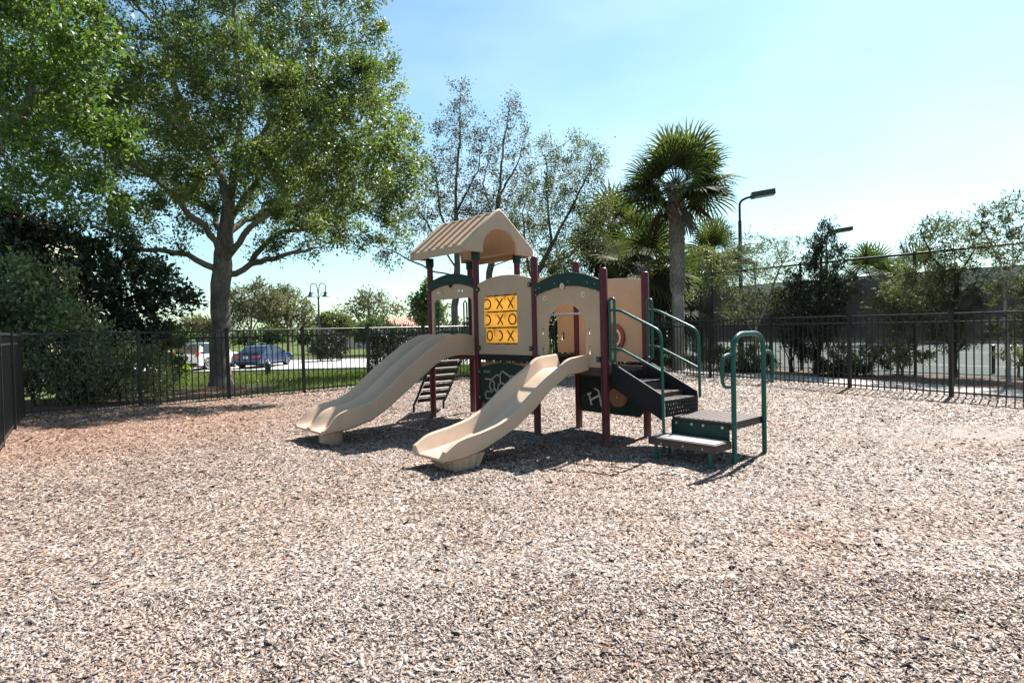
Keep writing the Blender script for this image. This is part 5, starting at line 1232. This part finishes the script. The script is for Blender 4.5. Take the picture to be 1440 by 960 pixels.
# cars
M['glassc'] = paint('car_glass', (.012, .014, .017), .06, .1, 1, .7)
M['tyre'] = paint('tyre_rubber', (.015, .015, .015), .85, .2, 8, .3)
M['rim'] = paint('alloy_rim', (.55, .55, .56), .3, .1, 8, .5, metal=.9)
M['blue'] = paint('blue_car_paint', (.003, .02, .085), .22, .12, 1, .5, coat=.5)
M['white'] = paint('white_car_paint', (.62, .62, .61), .25, .03, 1, .5, coat=.6)
M['red_lens'] = paint('red_tail_lens', (.42, .015, .012), .2, .1, 5, .6)
M['plate'] = paint('number_plate', (.5, .5, .47), .5, .2, 30, .4)
def car(label, loc, rz, L, W, Hh, hood, belt, pts_top, body, wheel_r, suv):
    """x forward, rear at -L/2; pts_top: greenhouse outline (x, z)"""
    root = thing('parked_car', label, 'car', loc, rz, 'cars on the parking lot')
    # lower body: section profile lofted across the width
    prof = [(-L/2+.06, .30), (-L/2, .50), (-L/2+.02, belt-.12), (-L/2+.12, belt+(.06 if not suv else 0)), (pts_top[0][0]-.02, belt+.02), (pts_top[-1][0]+.05, belt-.01), (L/2-.55, hood), (L/2-.12, hood-.14), (L/2, .55), (L/2-.05, .30)]
    zc = .30
    b = MB(); secs = []
    for f, sx_, dz in ((-1, .95, -.05), (-.93, .985, -.015), (-.7, 1, 0), (0, 1.0, .015), (.7, 1, 0), (.93, .985, -.015), (1, .95, -.05)):
        secs.append([(x*sx_, f*W/2, z+(dz if z > .6 else 0)) for x, z in prof])
    b.loft(secs); bo = b.build('body', body, root, smooth=35)
    g = MB(); sg = []
    for f, ins in ((-1, 0), (1, 0)):
        pass
    bw, tw = W/2-.07, W/2-.25
    lo = [(x, z) for x, z in pts_top]; zt = max(z for _, z in lo); zb = belt-.03
    def yy(z): return bw+(tw-bw)*max(0, min(1, (z-zb)/(zt-zb)))
    g.loft([[(x, -yy(z), z) for x, z in lo], [(x, yy(z), z) for x, z in lo]]); gh = g.build('cabin', M['glassc'], root, smooth=30)
    r_ = MB(); rt_ = [(x, z) for x, z in lo if z > zt-.12]
    x0, x1 = min(x for x, _ in rt_), max(x for x, _ in rt_)
    r_.loft([[(x, f*(yy(z)+.006), z+.012+(.02 if abs(f) < .9 else 0)) for x, z in rt_]+[(x, f*(yy(z)+.006), z-.03) for x, z in rt_[::-1]] for f in (-1, -.6, .6, 1)]); r_.build('roof_panel', body, root, smooth=30)
    for f in (-1, 1):
        for (xa, za), (xb_, zb_) in ((lo[0], lo[1]), (lo[-1], lo[-2])):
            p = MB(); p.tube([(xa, f*(yy(za)+.0), za), (xb_, f*(yy(zb_)+.0), zb_)], .045, 6); p.build('pillar', body, root, smooth=50)
        xm = (x0+x1)/2; p = MB(); p.tube([(xm, f*yy(zb), zb), (xm-.03, f*yy(zt), zt)], .035, 6)
        if suv: p.build('pillar', body, root, smooth=50); p = MB(); p.obox((lo[0][0]+.34, f*(yy(zb+.25)+.01), zb+.26), (.16, 0, .02), (0, .01, 0), (.05, 0, .24))
        p.build('pillar', body, root, smooth=50)
        for wx in (-L/2+.95*L/4.7, L/2-.88*L/4.7):
            wh = MB(); y0, y1 = (f*(W/2-.20), f*(W/2+.012))
            wh.tube([(wx, y0, wheel_r), (wx, y1-f*.03, wheel_r), (wx, y1, wheel_r)], [wheel_r, wheel_r, wheel_r*.93], 24); ty = wh.build('wheel', M['tyre'], root, smooth=40)
            ri = MB(); ri.tube([(wx, y1-f*.02, wheel_r), (wx, y1+f*.006, wheel_r)], wheel_r*.2, 12)
            for k in range(10):
                a_ = 2*pi*k/10; ri.obox((wx+cos(a_)*wheel_r*.42, y1+f*.004, wheel_r+sin(a_)*wheel_r*.42), (cos(a_)*wheel_r*.24, 0, sin(a_)*wheel_r*.24), (0, .006, 0), (-sin(a_)*.022, 0, cos(a_)*.022))
            ri.tube([(wx+cos(a_)*wheel_r*.68, y1+f*.002, wheel_r+sin(a_)*wheel_r*.68) for a_ in np.linspace(0, 2*pi, 25)[:-1]], .02, 6, closed=True)
            ri.build('rim', M['rim'], ty)
            ac = MB(); ac.tube([(wx+cos(a_)*(wheel_r+.05), f*(W/2-.012), wheel_r+sin(a_)*(wheel_r+.05)) for a_ in np.linspace(-.25, pi+.25, 16)], .035, 6); ac.build('wheel_arch', M['dark'] if suv else body, root)
        tl = MB()
        if suv: tl.obox((-L/2+.13, f*(W/2-.12), belt-.02), (.09, 0, .0), (0, .09, 0), (.02, 0, .15))
        else: tl.obox((-L/2+.085, f*(W/2-.27), belt-.16), (.08, f*-.0, 0), (0, .24, 0), (.01, 0, .07))
        tl.build('tail_light', M['red_lens'], root, bevel=.015)
        mr = MB(); mr.obox((pts_top[-1][0]-.45, f*(W/2+.06), belt+.07), (.06, 0, 0), (0, .10, 0), (0, 0, .06)); mr.build('mirror', body, root, bevel=.02)
        hl = MB(); hl.obox((L/2-.2, f*(W/2-.25), hood-.20), (.14, 0, 0), (0, .2, 0), (0, 0, .06)); hl.build('headlight', M['lens'], root, bevel=.02)
        dh = MB()
        for dx in (-.75, .25): dh.obox((dx, f*(W/2+.012), belt-.14), (.09, 0, 0), (0, .012, 0), (0, 0, .014))
        dh.build('door_handles', M['dark'], root)
    pl = MB(); pl.obox((-L/2+(.0 if not suv else .0), 0, .62 if suv else .72), (.012, 0, 0), (0, .16, 0), (0, 0, .08)); pl.build('number_plate', M['plate'], root)
    bp_ = MB(); bp_.obox((-L/2+.04, 0, .40), (.06, 0, 0), (0, W/2-.12, 0), (0, 0, .09)); bp_.build('bumper', M['dark'] if suv else body, root, bevel=.03)
    ex = MB(); ex.obox((-L/2+.02, 0, .335), (.05, 0, 0), (0, W/2-.5, 0), (0, 0, .04)); ex.build('diffuser', M['dark'], root)
    sl_ = MB(); sl_.obox((0, 0, .26), (L/2-.35, 0, 0), (0, W/2-.06, 0), (0, 0, .07)); sl_.build('underbody', M['dark'], root)
    return root
sed = [(-1.75, .93), (-1.05, 1.34), (-.55, 1.44), (.15, 1.43), (.55, 1.30), (1.25, .92)]
suvp = [(-2.12, 1.02), (-1.85, 1.55), (-1.45, 1.70), (.2, 1.70), (.55, 1.58), (1.2, 1.02)]
cb_ = at(372, 512, 41); car('dark blue sedan parked with its tail lights towards the oak', (cb_[0], 41, -.838), R(85), 4.8, 1.85, 1.44, .92, .93, sed, M['blue'], .335, False)
cb_ = at(293, 512, 40); car('white sport utility car half hidden behind the oak trunk', (cb_[0], 40, -.838), R(82), 4.7, 1.9, 1.7, 1.02, 1.02, suvp, M['white'], .37, True)
hy = at(377, 524, 33); o = thing('utility_post', 'small dark post on the lawn edge right of the oak trunk', 'post', (hy[0], 33, Z(hy[0], 33)))
b = MB(); b.lathe((0, 0, 0), [(.16, -.1), (.16, .35), (.2, .37), (.2, .55), (.14, .66), (.04, .7)], 14); b.build('body', M['lamp'], o, smooth=50)
